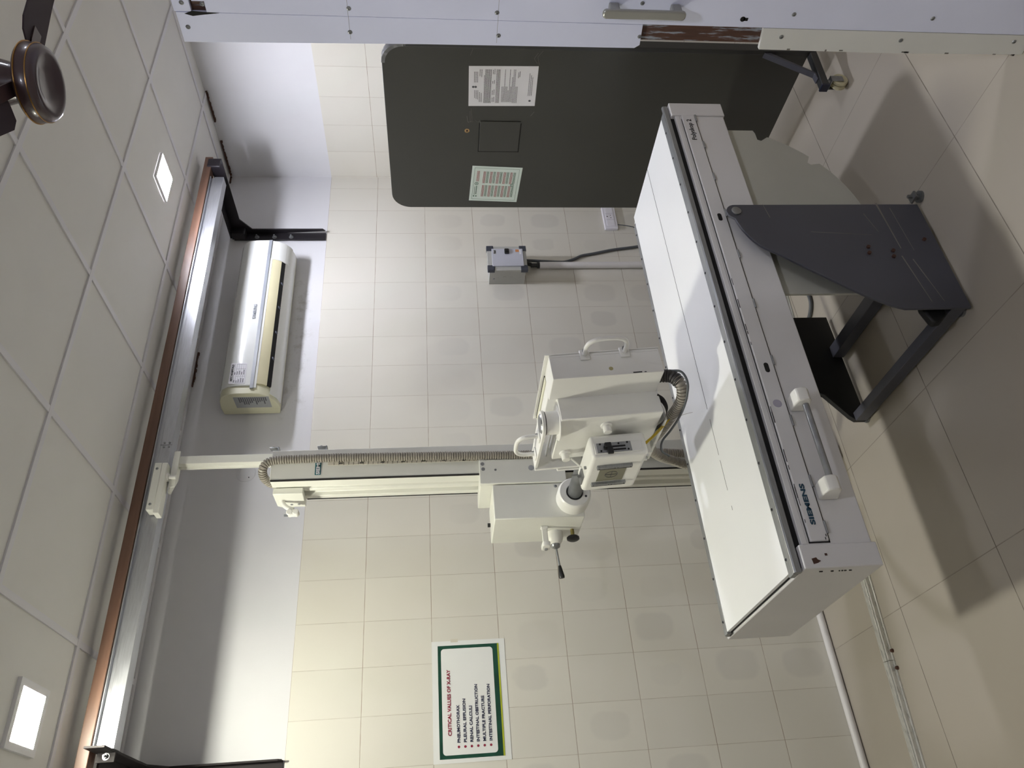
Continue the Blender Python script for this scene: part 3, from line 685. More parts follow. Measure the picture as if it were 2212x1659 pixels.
# ---- tube head (tilted a few degrees)
TH = Matrix.Translation((-2.60, 0, 1.22)) @ Matrix.Rotation(math.radians(-3.7), 4, 'Y') @ Matrix.Translation((2.60, 0, -1.22))
def th(name, bm, mt, parent, **k):
    return obj(name, bm, mt, parent, M4=TH, **k)
X1a, X1b = -2.594, -2.500      # front housing
bm = B(); addbox(bm, X1a, X1b, -1.470, -1.345, 1.040, 1.412); addbox(bm, X1a + 0.016, X1b, -1.345, -1.075, 1.040, 1.412)
h1 = th('transformer_housing', bm, 'machine_w', t, bev=0.002)
bm = B(); addbox(bm, X1b + 0.0005, X1b + 0.004, -1.472, -1.07, 1.038, 1.424); addbox(bm, X1b - 0.0105, X1b - 0.0095, -1.4712, -1.4695, 1.045, 1.41); th('cover_plate', bm, 'machine_w', h1, bev=0.0008)
bm = B(); addbox(bm, X1b - 0.030, X1b - 0.010, -1.36, -1.10, 1.4125, 1.4150); lvx = th('vent_strip', bm, 'ac_side', h1)
bm = B(); addbox(bm, X1b - 0.0085, X1b - 0.0045, -1.36, -1.09, 1.4125, 1.4155); th('vent_slot', bm, 'slot', h1)
bm = B()
addbox(bm, X1a + 0.002, X1a + 0.006, -1.4706, -1.4695, 1.115, 1.145); addbox(bm, X1a + 0.002, X1a + 0.005, -1.4706, -1.4695, 1.10, 1.107)
th('paint_chip', bm, 'slot', h1)
bm = B(); lathe(bm, [(0, 0.0006), (0.006, 0.0004), (0.0075, 0)], (-2.568, -1.47, 1.215), 14, (0, -1, 0)); th('yellow_stain', bm, 'stain', h1)
X2a = -2.676
bm = B(); addbox(bm, X2a, X1a + 0.0155, -1.350, -1.075, 1.034, 1.384); h2 = th('tube_housing', bm, 'machine_w', t, bev=0.003)
# handle on the front housing
def loop_handle(name, base, along, out, L, hgt, r, parent, nrm_plate, fn=th):
    base, a, o_ = Vector(base), Vector(along).normalized(), Vector(out).normalized()
    bm = B(); q = 0.32 * hgt
    pts = [base, base + o_ * (hgt * 0.55), base + o_ * (hgt * 0.85) + a * q * 0.45, base + o_ * hgt + a * q * 1.5, base + o_ * hgt + a * (L - q * 1.5), base + o_ * (hgt * 0.85) + a * (L - q * 0.45), base + o_ * (hgt * 0.55) + a * L, base + a * L]
    tube(bm, pts, r, 16); h_ = fn(name, bm, 'machine_w', parent, smooth=60)
    for s_ in (0, L):
        c = base + a * s_; side = a.cross(o_)
        bm = B(); mm = Matrix((a, side, o_)).transposed().to_4x4(); mm.translation = c
        addbox(bm, -0.017, 0.017, -0.020, 0.020, 0.0, 0.006, mm); p_ = fn('handle_plate', bm, 'machine_w', h_, bev=0.003)
        bm = B(); cc = c + side * nrm_plate + o_ * 0.006; cyl(bm, cc, cc + o_ * 0.008, 0.0065, seg=12); fn('cap_screw', bm, 'steel', p_)
    return h_
loop_handle('side_handle', (-2.509, -1.4705, 1.158), (0, 0, 1), (0, -1, 0), 0.135, 0.085, 0.0075, h1, 0.012)
# pivot mount on top and yoke
bm = B(); cyl(bm, (-2.647, -1.285, 1.384), (-2.647, -1.285, 1.386), 0.062, seg=40); cyl(bm, (-2.647, -1.285, 1.386), (-2.647, -1.285, 1.428), 0.040, seg=40)
pv = th('pivot_mount', bm, 'machine_w', t, smooth=40)
bm = B(); cyl(bm, (-2.647, -1.285, 1.428), (-2.647, -1.285, 1.431), 0.0405, seg=40); th('pivot_gap', bm, 'slot', pv)
yk = [( -2.647 + 0.044 * math.cos(math.radians(a)), -1.285 + 0.044 * math.sin(math.radians(a))) for a in range(-180, 1, 15)]
bm = B(); prism(bm, yk + [(-2.612, -1.02), (-2.682, -1.02)], 'z', 1.431, 1.442)
yo = th('yoke_strap', bm, 'machine_w', t, bev=0.0015)
bm = B(); lathe(bm, [(0, 0.004), (0.03, 0.004), (0.034, 0.0)], (-2.647, -1.285, 1.442), 32); th('pivot_cap', bm, 'steel', yo, label='bare metal pivot cap')
bm = B(); addbox(bm, -2.688, -2.606, -1.030, -1.019, 1.02, 1.442); addbox(bm, -2.694, -2.600, -1.0185, -1.012, 1.10, 1.36); yb = th('yoke_back', bm, 'machine_w', t, bev=0.002)
bm = B(); addbox(bm, -2.682, -2.612, -1.30, -1.020, 1.010, 1.020); th('yoke_foot', bm, 'machine_w', t, bev=0.002)
bm = B(); addbox(bm, -2.640, -2.622, -1.24, -1.031, 1.392, 1.396); th('inner_rib', bm, 'machine', yo, bev=0.001)
loop_handle('top_handle', (-2.660, -1.225, 1.442), (0, 1, 0), (0, 0, 1), 0.125, 0.075, 0.0075, yo, 0.004)
# two round sight knobs
for (yy, zz) in ((-1.292, 1.222), (-1.118, 1.342)):
    bm = B(); lathe(bm, [(0.0, 0.0), (0.020, 0.0), (0.020, 0.006), (0.0145, 0.008), (0.0145, 0.028), (0.0135, 0.030), (0, 0.030)], (X2a, yy, zz), 24, (-1, 0, 0)); th('round_plug', bm, 'machine_w', h2, smooth=40)
bm = B(); cyl(bm, (-2.70, -1.118, 1.325), (-2.735, -1.06, 1.262), 0.003, seg=10); th('tie_rod', bm, 'machine_w', h2)
# collimator
CXa, CXb, CY0, CY1, CZ0, CZ1 = -2.779, -2.694, -1.262, -1.000, 1.088, 1.284
bm = B(); addbox(bm, CXb - 0.0005, X2a - 0.0005, -1.20, -1.05, 1.12, 1.25); th('collimator_neck', bm, 'machine', t)
bm = B(); addbox(bm, CXa, CXb, CY0, CY1, CZ0, CZ1); co = th('collimator', bm, 'machine_w', t, bev=0.014, seg=5)
bm = B(); addbox(bm, CXa + 0.010, CXa + 0.050, CY0 - 0.003, CY0 + 0.002, CZ0 + 0.020, CZ1 - 0.012); th('front_flap', bm, 'machine_w', co, bev=0.001)
bm = B(); addbox(bm, CXa + 0.012, CXa + 0.048, CY0 - 0.0055, CY0 - 0.003, 1.146, 1.264); kp = th('control_plate', bm, 'alu_dull', co, label='dark metal control plate')
bm = B()
for xx in (CXa + 0.020, CXa + 0.032): addbox(bm, xx - 0.003, xx + 0.003, CY0 - 0.0062, CY0 - 0.0052, 1.166, 1.228)
for (dx, zz) in ((0.018, 1.158), (0.044, 1.158), (0.018, 1.252), (0.044, 1.252), (0.042, 1.188)): cyl(bm, (CXa + dx, CY0 - 0.0068, zz), (CXa + dx, CY0 - 0.005, zz), 0.0035, seg=10)
th('slider_slot', bm, 'slot', kp)
bm = B(); addbox(bm, CXa + 0.026, CXa + 0.044, CY0 - 0.018, CY0 - 0.0055, 1.216, 1.238); addbox(bm, CXa + 0.004, CXa + 0.028, CY0 - 0.015, CY0 - 0.0055, 1.212, 1.232); addbox(bm, CXa + 0.022, CXa + 0.034, CY0 - 0.012, CY0 - 0.0055, 1.222, 1.242)
th('slider_knob', bm, 'blackplastic', kp, bev=0.002, label='black sliders')
bm = B(); addbox(bm, CXa - 0.0012, CXa + 0.002, -1.172, -1.078, 1.148, 1.243); wn = th('exit_window', bm, 'glass', co, label='olive beam exit window with crosshair')
bm = B(); wc = Vector((CXa - 0.0016, -1.125, 1.196)); r_ = 0.022
for k in range(36):
    a0, a1 = 2 * PI * k / 36, 2 * PI * (k + 1) / 36
    cyl(bm, wc + Vector((0, math.cos(a0), math.sin(a0))) * r_, wc + Vector((0, math.cos(a1), math.sin(a1))) * r_, 0.0008, seg=5)
cyl(bm, wc + Vector((0, -r_, 0)), wc + Vector((0, r_, 0)), 0.0008, seg=5); cyl(bm, wc + Vector((0, 0, -r_)), wc + Vector((0, 0, r_)), 0.0008, seg=5)
th('crosshair', bm, 'line', wn)
for yy in (-1.190, -1.063):
    bm = B(); addbox(bm, CXa - 0.010, CXa + 0.001, yy - 0.008, yy + 0.008, 1.134, 1.258); rr_ = th('accessory_rail', bm, 'alu_dull', co, bev=0.001, label='aluminium accessory rail')
    bm = B()
    for zz in (1.141, 1.186, 1.196, 1.251): cyl(bm, (CXa - 0.0104, yy, zz), (CXa - 0.0098, yy, zz), 0.0018, seg=8)
    addbox(bm, CXa - 0.0106, CXa - 0.0098, yy + 0.004, yy + 0.0055, 1.136, 1.256); th('rail_groove', bm, 'slot', rr_)
bm = B(); addbox(bm, -2.762, -2.752, -1.15, -1.144, 1.284, 1.292)
cyl(bm, (-2.745, -1.06, 1.284), (-2.745, -1.06, 1.300), 0.006, seg=10); cyl(bm, (-2.735, -1.052, 1.296), (-2.735, -1.052, 1.318), 0.003, seg=8); addbox(bm, -2.765, -2.730, -1.09, -1.03, 1.283, 1.290)
th('tape_holder', bm, 'steel', co)
bm = B(); addbox(bm, -2.758, -2.720, -1.22, -1.212, 1.064, 1.090); th('tab', bm, 'machine_w', co)
# hoses
bm = B(); tube(bm, [(-2.545, -1.385, 1.050), (-2.554, -1.40, 1.011), (-2.568, -1.41, 0.990), (-2.596, -1.41, 0.973), (-2.623, -1.38, 0.965), (-2.631, -1.32, 0.967), (-2.629, -1.24, 0.977), (-2.621, -1.14, 0.985), (-2.602, -1.04, 0.988), (-2.590, -0.96, 0.972), (-2.589, -0.90, 0.931), (-2.577, -0.83, 0.856), (-2.567, -0.77, 0.777), (-2.555, -0.72, 0.666), (-2.54, -0.69, 0.55)], 0.0195, 20, ribs=(0.0100, 0.0044), smooth=16)
obj('tube_hose', bm, 'hose', t, smooth=30)
bm = B(); tube(bm, [(-2.545, -1.385, 1.055), (-2.554, -1.40, 1.014), (-2.566, -1.41, 0.993), (-2.590, -1.41, 0.976)], 0.0225, 20, ribs=(0.011, 0.003)); obj('hose_cuff', bm, 'hose_dark', t, smooth=30)
bm = B(); tube(bm, [(-2.480, -0.540, 2.464), (-2.481, -0.560, 2.478), (-2.474, -0.595, 2.494), (-2.455, -0.630, 2.494), (-2.434, -0.643, 2.476), (-2.424, -0.645, 2.44), (-2.421, -0.644, 2.34), (-2.419, -0.643, 2.20), (-2.421, -0.642, 2.0), (-2.424, -0.642, 1.8), (-2.428, -0.642, 1.60), (-2.430, -0.642, 1.48), (-2.432, -0.645, 1.30), (-2.432, -0.645, 1.0), (-2.450, -0.645, 0.7), (-2.455, -0.645, 0.45)], 0.0180, 20, ribs=(0.0100, 0.0042), smooth=16)
obj('column_hose', bm, 'hose', t, smooth=30)
bm = B(); tube(bm, [(-2.535, -1.405, 1.045), (-2.547, -1.42, 1.004), (-2.567, -1.44, 0.972), (-2.610, -1.43, 0.957), (-2.645, -1.37, 0.957), (-2.655, -1.29, 0.960), (-2.662, -1.22, 0.972), (-2.672, -1.16, 0.990), (-2.690, -1.12, 0.985), (-2.70, -1.10, 0.955)], 0.0042, 8); obj('thin_cable', bm, 'cable', t, smooth=60)
bm = B(); tube(bm, [(-2.675, -1.26, 0.98), (-2.64, -1.19, 0.975), (-2.62, -1.13, 0.985)], 0.004, 8)
bm.free()
for k in (0, 1):
    bm = B(); o1 = 0.007 * k
    tube(bm, [(-2.742, -1.235, 1.092 + o1), (-2.729, -1.25, 1.078 + o1), (-2.698, -1.255, 1.040 + o1), (-2.665, -1.26, 1.005 + o1), (-2.647, -1.27, 0.986)], 0.0024, 8); obj('yellow_wire', bm, 'yellow', t, smooth=60, label='thin yellow wire')
bm = B(); tube(bm, [(-2.654, -1.27, 0.977), (-2.650, -1.30, 0.950), (-2.646, -1.31, 0.915)], 0.0011, 6); obj('cable_tie', bm, 'pvc', t)
bm = B()
pts = catmull([(-2.600, -1.345, 1.042), (-2.615, -1.335, 1.018), (-2.645, -1.32, 1.008), (-2.672, -1.29, 1.022), (-2.672, -1.25, 1.035)], 6)
A = [bm.verts.new(p + Vector((0, 0.018, -0.002))) for p in pts]; Bv = [bm.verts.new(p + Vector((0, -0.018, 0.0))) for p in pts]
for i in range(len(pts) - 1): bm.faces.new((A[i], A[i + 1], Bv[i + 1], Bv[i]))
bmesh.ops.solidify(bm, geom=bm.faces[:], thickness=0.0025); obj('rubber_flap', bm, 'hose_dark', t, smooth=60)

# ================================================================== X-RAY TABLE
t = thing('xray_table', 'long white-topped x-ray examination table on a slate grey steel stand', 'examination table', (-2.2, -1.25, 0))
TX0, TX1 = -3.325, -1.365
# body trough
bm = B(); addbox(bm, TX0 + 0.075, TX1 - 0.075, -1.598, -0.935, 0.616, 0.815); bd = obj('table_body', bm, 'table_body', t, bev=0.004)
bm = B(); addbox(bm, TX0 + 0.012, TX0 + 0.079, -1.603, -0.930, 0.608, 0.828); obj('end_cap', bm, 'table_body', t, bev=0.003)
bm = B(); addbox(bm, TX1 - 0.075, TX1, -1.603, -0.930, 0.612, 0.830); obj('end_cap', bm, 'table_body', t, bev=0.003)
bm = B(); addbox(bm, TX0 + 0.080, TX1 - 0.076, -1.5995, -1.5905, 0.799, 0.8165); obj('upper_lip', bm, 'table_body', t, bev=0.002)
# cassette-tray flap on the front, with hinges and slots
bm = B(); addbox(bm, -3.238, -1.442, -1.6050, -1.598, 0.738, 0.792); fl = obj('cassette_flap', bm, 'table_body', t, bev=0.0035)
bm = B(); addbox(bm, -3.242, -1.438, -1.5990, -1.5975, 0.734, 0.7375); addbox(bm, -3.2425, -3.2385, -1.5990, -1.5975, 0.735, 0.795); addbox(bm, -3.242, -1.46, -1.5990, -1.5975, 0.7925, 0.7945); obj('flap_gap', bm, 'slot', bd, label='dark gap round the flap')
for xx in (-1.46, -1.62, -1.80, -1.99, -2.19, -2.41, -2.64, -2.86, -3.06, -3.20):
    bm = B(); cyl(bm, (xx - 0.018, -1.6045, 0.7365), (xx + 0.018, -1.6045, 0.7365), 0.0035, seg=12); obj('hinge', bm, 'alu_dull', fl)
for xx in (-2.012, -2.668):
    bm = B(); prism(bm, rrect(xx - 0.018, xx + 0.018, 0.756, 0.771, 0.0072), 'y', -1.6056, -1.6046); obj('slot', bm, 'slot', fl, label='dark slot in the flap')
text('model_lettering', 'Polyskop 2', (-1.592, -1.6053, 0.759), (1, 0, 0), (0, 0, 1), 0.027, 'black_text', fl, width=0.122)
text('maker_lettering', 'SIEMENS', (-3.192, -1.6053, 0.7635), (1, 0, 0), (0, 0, 1), 0.0185, 'siemens', fl, bold=0.0007, width=0.124)
bm = B(); lathe(bm, [(0, 0.0005), (0.012, 0.0004), (0.014, 0)], (-2.80, -1.605, 0.765), 16, (0, -1, 0)); 
M['ink_smudge'] = paint('faint_violet_smudge', (160, 156, 172), 0.5); obj('ink_smudge', bm, 'ink_smudge', fl)
bm = B()
for k in range(16):
    xx = random.uniform(-3.24, -2.2); addbox(bm, xx, xx + random.uniform(0.01, 0.04), -1.6056, -1.6048, 0.7895, 0.7910 + random.uniform(0, 0.001))
for k in range(8): addbox(bm, -3.236 + k * 0.009, -3.229 + k * 0.009, -1.6056, -1.6048, 0.742 + random.uniform(0, 0.01), 0.744 + random.uniform(0, 0.01)) if k < 2 else None
obj('paint_wear', bm, 'line', fl)
bm = B(); prism(bm, [(-3.302, 0.801), (-3.287, 0.803), (-3.284, 0.790), (-3.290, 0.787), (-3.294, 0.779), (-3.299, 0.788)], 'y', -1.6045, -1.6025)
addbox(bm, -3.280, -3.274, -1.6045, -1.6028, 0.757, 0.763); obj('paint_chip', bm, 'rust', t, label='brown paint chip')
bm = B()
for k in range(9):
    z_ = 0.70 + random.random() * 0.1; addbox(bm, -3.3240, -3.3215, -1.6036, -1.6, z_, z_ + random.uniform(0.002, 0.007))
obj('edge_chip', bm, 'slot', t)
# table top: laminate with black centre line, aluminium rims
bm = B(); addbox(bm, -3.306, -1.392, -1.545, -1.000, 0.838, 0.850); tp = obj('table_top', bm, 'table_top', t, bev=0.001)
bm = B(); addbox(bm, -2.62, -1.394, -1.2865, -1.2838, 0.8500, 0.8504)
for (a, b) in ((-2.80, -2.66), (-2.93, -2.82), (-3.0, -2.985)): addbox(bm, a, b, -1.2860, -1.2840, 0.8500, 0.8503)
obj('centre_line', bm, 'black_text', tp, label='thin black centre line')
bm = B(); addbox(bm, -3.318, -1.392, -1.573, -1.5455, 0.836, 0.8512); fr = obj('front_rim', bm, 'alu_dull', t, bev=0.0008)
bm = B(); prism(bm, [(-1.5745, 0.838), (-1.5745, 0.850), (-1.579, 0.8545), (-1.588, 0.8545), (-1.5915, 0.850), (-1.5915, 0.835), (-1.588, 0.832), (-1.578, 0.832)], 'x', -3.318, -1.372); obj('accessory_bar', bm, 'alu_dull', t, bev=0.001, label='rounded aluminium accessory rail')
bm = B(); addbox(bm, -3.312, -1.44, -0.9995, -0.974, 0.836, 0.8512); br = obj('rear_rim', bm, 'alu_dull', t, bev=0.0008)
bm = B(); addbox(bm, -3.312, -1.44, -0.974, -0.962, 0.828, 0.8445); obj('accessory_bar', bm, 'alu_dull', t, bev=0.001)
for (yy, par) in ((-1.556, fr), (-0.987, br)):
    for i in range(13):
        bm = B(); xx = -3.27 + i * 0.148; screwhead(bm, (xx, yy, 0.8512), (0, 0, 1), 0.0045); obj('rim_screw', bm, 'line', par)
bm = B(); addbox(bm, TX0 + 0.021, TX1 - 0.03, -1.583, -0.955, 0.8155, 0.8375); obj('top_gap', bm, 'slot', t, label='dark gap below the top')
bm = B(); prism(bm, rrect(-3.3135, -3.3135 + 0.004, -1.57, -0.97, 0.001, 2), 'z', 0.8365, 0.8385); bm.free()
# front handle bar
bm = B(); cyl(bm, (-2.835, -1.652, 0.706), (-3.070, -1.652, 0.706), 0.0095, seg=20); hb = obj('grab_bar', bm, 'steel', t, smooth=50, label='steel grab bar')
for xx in (-2.805, -3.095):
    pr_ = [(-1.6005, 0.730), (-1.640, 0.7325), (-1.662, 0.728), (-1.670, 0.712), (-1.668, 0.697), (-1.658, 0.687), (-1.640, 0.683), (-1.6005, 0.672)]
    bm = B(); prism(bm, pr_, 'x', xx - 0.023, xx + 0.023); obj('bar_mount', bm, 'machine_w', hb, bev=0.004)
# toothed sector plate hanging below
bm = B(); pc = (-2.0, 0.712); Rr = 0.535
pts = [(-2.347, 0.615)]
a0 = math.degrees(math.asin(0.347 / Rr))
ang0 = -90 - a0
notches = (-27, -52)
seg_ = []
for k in range(61):
    a = ang0 + ((-24) - ang0) * k / 60; seg_.append(a)
for a in seg_:
    rr = Rr
    done = False
    for nn in notches:
        if abs(a - nn) < 1.7: rr = Rr - 0.034; done = True
    pts.append((pc[0] + rr * math.cos(math.radians(a)), pc[1] + rr * math.sin(math.radians(a))))
pts += [(-1.494, 0.50), (-1.494, 0.615)]
prism(bm, pts, 'y', -1.575, -1.565); 
obj('sector_plate', bm, 'sector', t, bev=0.001)
bm = B(); addbox(bm, -2.347, -1.494, -1.563, -1.54, 0.60, 0.6155); obj('sector_flange', bm, 'sector', t)
# stand: two slate side plates, cross bars and feet
def plate_outline():
    px, pz, r = -2.020, 0.717, 0.034
    o_ = [(-1.980, 0.02), (-1.986, 0.715)]
    for a in range(10, 150, 20): o_.append((px + r * math.cos(math.radians(a)), pz + r * math.sin(math.radians(a))))
    arc = catmull([(-2.054, 0, 0.728), (-2.080, 0, 0.722), (-2.112, 0, 0.712), (-2.150, 0, 0.694), (-2.182, 0, 0.670), (-2.206, 0, 0.640), (-2.226, 0, 0.610)], 4)
    o_ += [(p.x, p.z) for p in arc]
    o_ += [(-2.312, 0.500), (-2.405, 0.375), (-2.455, 0.290), (-2.469, 0.246), (-2.466, 0.015)]
    return o_
def plate_rear():
    return [(-1.905, 0.02), (-1.905, 0.70), (-2.02, 0.70), (-2.32, 0.158), (-2.428, 0.080), (-2.445, 0.060), (-2.445, 0.012)]
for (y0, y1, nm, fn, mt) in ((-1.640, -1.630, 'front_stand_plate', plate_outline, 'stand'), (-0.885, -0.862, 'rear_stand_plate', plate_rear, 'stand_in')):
    bm = B(); prism(bm, fn(), 'y', y0, y1); sp = obj(nm, bm, mt, t, bev=0.002)
    if nm.startswith('front'):
        bm = B(); lathe(bm, [(0, 0.007), (0.015, 0.007), (0.0175, 0.005), (0.0175, 0)], (-2.020, y0, 0.717), 28, (0, -1, 0)); obj('pivot_bolt', bm, 'steel', sp, smooth=40, label='round bare metal pivot head')
        for (xx, zz) in ((-2.195, 0.285), (-2.223, 0.291), (-2.213, 0.200), (-2.240, 0.208), (-2.16, 0.065)):
            bm = B(); cyl(bm, (xx, y0, zz), (xx, y0 - 0.007, zz), 0.0065, seg=10); obj('bolt', bm, 'rust', sp, label='rusty bolt')
        bm = B()
        for (xa, za, xb, zb, w_) in ((-1.975, 0.18, -2.20, 0.165, 0.0035), (-2.235, 0.175, -2.44, 0.145, 0.0022), (-2.03, 0.245, -2.12, 0.22, 0.0012), (-2.0, 0.135, -2.21, 0.12, 0.0012), (-2.05, 0.60, -1.985, 0.61, 0.0015), (-2.25, 0.14, -2.44, 0.10, 0.0018), (-2.12, 0.47, -2.135, 0.25, 0.0009)):
            d = Vector((xb - xa, 0, zb - za)); n_ = Vector((-d.z, 0, d.x)).normalized() * w_
            q = [Vector((xa, 0, za)) + n_, Vector((xb, 0, zb)) + n_ * 0.4, Vector((xb, 0, zb)) - n_ * 0.4, Vector((xa, 0, za)) - n_]
            prism(bm, [(p.x, p.z) for p in q], 'y', y0 - 0.0004, y0 + 0.0002)
        obj('scratch', bm, 'scratch', sp)
for (x0, x1, y0, y1, z0, z1) in ((-2.450, -2.412, -1.630, -0.885, 0.012, 0.062), (-2.130, -2.075, -1.630, -0.885, 0.010, 0.060)):
    bm = B(); addbox(bm, x0, x1, y0, y1, z0, z1); obj('cross_bar', bm, 'stand', t, bev=0.002)
bm = B(); prism(bm, [(-2.40, 0.066), (-2.40, 0.148), (-2.430, 0.151), (-2.485, 0.136), (-2.492, 0.128), (-2.488, 0.103), (-2.459, 0.075)], 'y', -1.595, -1.565); obj('pedal', bm, 'stand_in', t, bev=0.006)
for (xx, yy) in ((-1.950, -1.648), (-2.43, -0.875), (-2.432, -1.58)):
    bm = B(); cyl(bm, (xx, yy, 0.0), (xx, yy, 0.010), 0.022, seg=20); cyl(bm, (xx, yy, 0.010), (xx, yy, 0.019), 0.013, seg=6); cyl(bm, (xx, yy, 0.018), (xx, yy, 0.05), 0.007, seg=12) if yy < -1.64 else None
    if yy < -1.64: addbox(bm, -1.966, -1.938, -1.665, -1.628, 0.026, 0.034)
    obj('levelling_foot', bm, 'steel_dark', t)

# loose cable under the table
bm = B(); tube(bm, [(-1.70, -0.50, 0.012), (-1.78, -0.60, 0.010), (-1.80, -0.72, 0.010), (-1.74, -0.80, 0.010), (-1.60, -0.78, 0.010)], 0.009, 10)
o = obj('floor_cable', bm, 'cable', smooth=60); tag(o, 'grey cable lying on the floor under the table, seen past the sector plate', 'cable')

# ================================================================== LEAD SCREEN
t = thing('lead_screen', 'tall dark grey rounded mobile lead screen on casters with small window flap', 'screen', (-1.0, -1.15, 0))
rotd = math.radians(4.2)
SM = Matrix.Translation((-0.998, -1.600, 0)) @ Matrix.Rotation(-rotd, 4, 'Z')      # local +Y runs along the screen, -X faces the camera side
W_ = 0.985
def sp_(name, bm, mt, parent, **k): return obj(name, bm, mt, parent, M4=SM, **k)
bm = B(); prism(bm, rrect(0.0, W_, 0.125, 1.985, 0.095, 8, (1, 1, 0, 0)), 'x', -0.0, 0.038); pn = sp_('panel', bm, 'screen', t, bev=0.0015)
bm = B()
addbox(bm, -0.004, 0.042, -0.010, 0.012, 0.10, 1.885); sp_('edge_frame', bm, 'screen_edge', t, bev=0.003)
bm = B()
for k in range(12):
    a0, a1 = math.radians(90 + 90 * k / 12), math.radians(90 + 90 * (k + 1) / 12)
    for (rr0, rr1) in ((0.097, 0.094),):
        q = [(0.095 + rr0 * math.cos(a0), 1.890 + rr0 * math.sin(a0)), (0.095 + rr0 * math.cos(a1), 1.890 + rr0 * math.sin(a1)), (0.095 + 0.082 * math.cos(a1), 1.890 + 0.082 * math.sin(a1)), (0.095 + 0.082 * math.cos(a0), 1.890 + 0.082 * math.sin(a0))]
        prism(bm, q, 'x', -0.001, 0.039)
sp_('tape_strip', bm, 'tape', t, label='shiny tape round the upper corner')
# square window flap
bm = B(); addbox(bm, -0.0045, -0.0001, 0.402, 0.585, 1.362, 1.552); wf = sp_('window_flap', bm, 'screen', t, bev=0.0012)
bm = B(); addbox(bm, -0.0012, 0.0004, 0.585, 0.592, 1.357, 1.557); addbox(bm, -0.0012, 0.0004, 0.415, 0.589, 1.3575, 1.3615); addbox(bm, -0.0012, 0.0004, 0.415, 0.589, 1.5525, 1.5565); sp_('flap_gap', bm, 'slot', pn)
bm = B(); lathe(bm, [(0.0, 0.0006), (0.006, 0.0006), (0.006, 0.0016), (0.011, 0.0014), (0.012, 0)], (-0.0002, 0.462, 1.612), 20, (-1, 0, 0)); hr = sp_('worn_ring', bm, 'chip', pn, label='pale worn ring round a hole')
bm = B(); cyl(bm, (-0.0022, 0.460, 1.612), (0.0, 0.460, 1.612), 0.0055, seg=14); sp_('hole', bm, 'rust', hr)
bm = B()
def stroke(pts, w_):
    for i in range(len(pts) - 1):
        a = Vector((0, *pts[i])); b = Vector((0, *pts[i + 1])); cyl(bm, a + Vector((-0.0002, 0, 0)), b + Vector((-0.0002, 0, 0)), w_, seg=5)
stroke([(0.33, 1.598), (0.40, 1.590), (0.415, 1.61)], 0.0005); stroke([(0.345, 1.602), (0.41, 1.598)], 0.0005); stroke([(0.375, 1.615), (0.41, 1.61), (0.405, 1.585)], 0.0006); stroke([(0.40, 1.575), (0.41, 1.56), (0.40, 1.555)], 0.0006)
stroke([(0.03, 1.32), (0.06, 1.335), (0.085, 1.318)], 0.0005); stroke([(0.02, 1.30), (0.05, 1.32), (0.09, 1.31)], 0.0005); stroke([(0.345, 1.305), (0.37, 1.32)], 0.0005); stroke([(0.02, 1.60), (0.05, 1.61)], 0.0005)
sp_('scratch', bm, 'scratch', pn)
# feet: bar each side, brace, caster
for (ly, vis) in ((0.004, True), (W_ - 0.03, False)):
    bm = B(); addbox(bm, -0.205, 0.24, ly - 0.012, ly + 0.022, 0.092, 0.124); ft = sp_('foot_bar', bm, 'screen_edge', t, bev=0.003)
    for ca, cb in ((-0.214, -0.205), (0.24, 0.249)):
        bm = B(); addbox(bm, ca, cb, ly - 0.013, ly + 0.023, 0.091, 0.125); sp_('end_cap', bm, 'navy', ft, label='navy end cap')
    bm = B(); d = Vector((-0.150, 0, 0.130)) ; 
    prism(bm, [(-0.003, 0.330), (-0.003, 0.300), (-0.125, 0.126), (-0.165, 0.1245), (-0.165, 0.130), (-0.130, 0.134)], 'y', ly - 0.004, ly + 0.022); br_ = sp_('brace', bm, 'stand', t, bev=0.001)
    bm = B(); addbox(bm, -0.175, -0.02, ly + 0.022, ly + 0.024, 0.10, 0.118); sp_('slotted_plate', bm, 'steel_dark', ft)
    for lx in (-0.178, 0.21):
        bm = B(); cyl(bm, (lx, ly + 0.005, 0.092), (lx, ly + 0.005, 0.078), 0.013, seg=14); addbox(bm, lx - 0.016, lx + 0.016, ly - 0.019, ly - 0.016, 0.026, 0.08); addbox(bm, lx - 0.016, lx + 0.016, ly + 0.026, ly + 0.029, 0.026, 0.08); addbox(bm, lx - 0.016, lx + 0.016, ly - 0.019, ly + 0.029, 0.076, 0.08)
        cs = sp_('caster_fork', bm, 'steel', t, bev=0.001)
        bm = B()
        for (ya, yb_) in ((-0.014, 0.003), (0.006, 0.024)): lathe(bm, [(0.0, 0.0), (0.03, 0.0), (0.034, 0.004), (0.034, 0.013), (0.030, 0.017), (0.0, 0.017)], (lx + 0.004, ly + ya, 0.034), 28, (0, 1, 0))
        sp_('caster_wheel', bm, 'caster', cs, smooth=40, label='cream caster wheel')
# papers taped on the screen
def sheet(name, label, y0, y1, z0, z1, tilt, mt, inks, two_col):
    c = ((y0 + y1) / 2, (z0 + z1) / 2)
    mm = SM @ Matrix.Translation((-0.0008, c[0], c[1])) @ Matrix.Rotation(tilt, 4, 'X')
    hw, hh = (y1 - y0) / 2, (z1 - z0) / 2
    bm = B(); addbox(bm, -0.0006, 0.0006, -hw, hw, -hh, hh)
    p = obj(name, bm, mt, M4=mm); tag(p, label, 'notice', 'paper notices taped to the lead screen')
    return p, mm, hw, hh
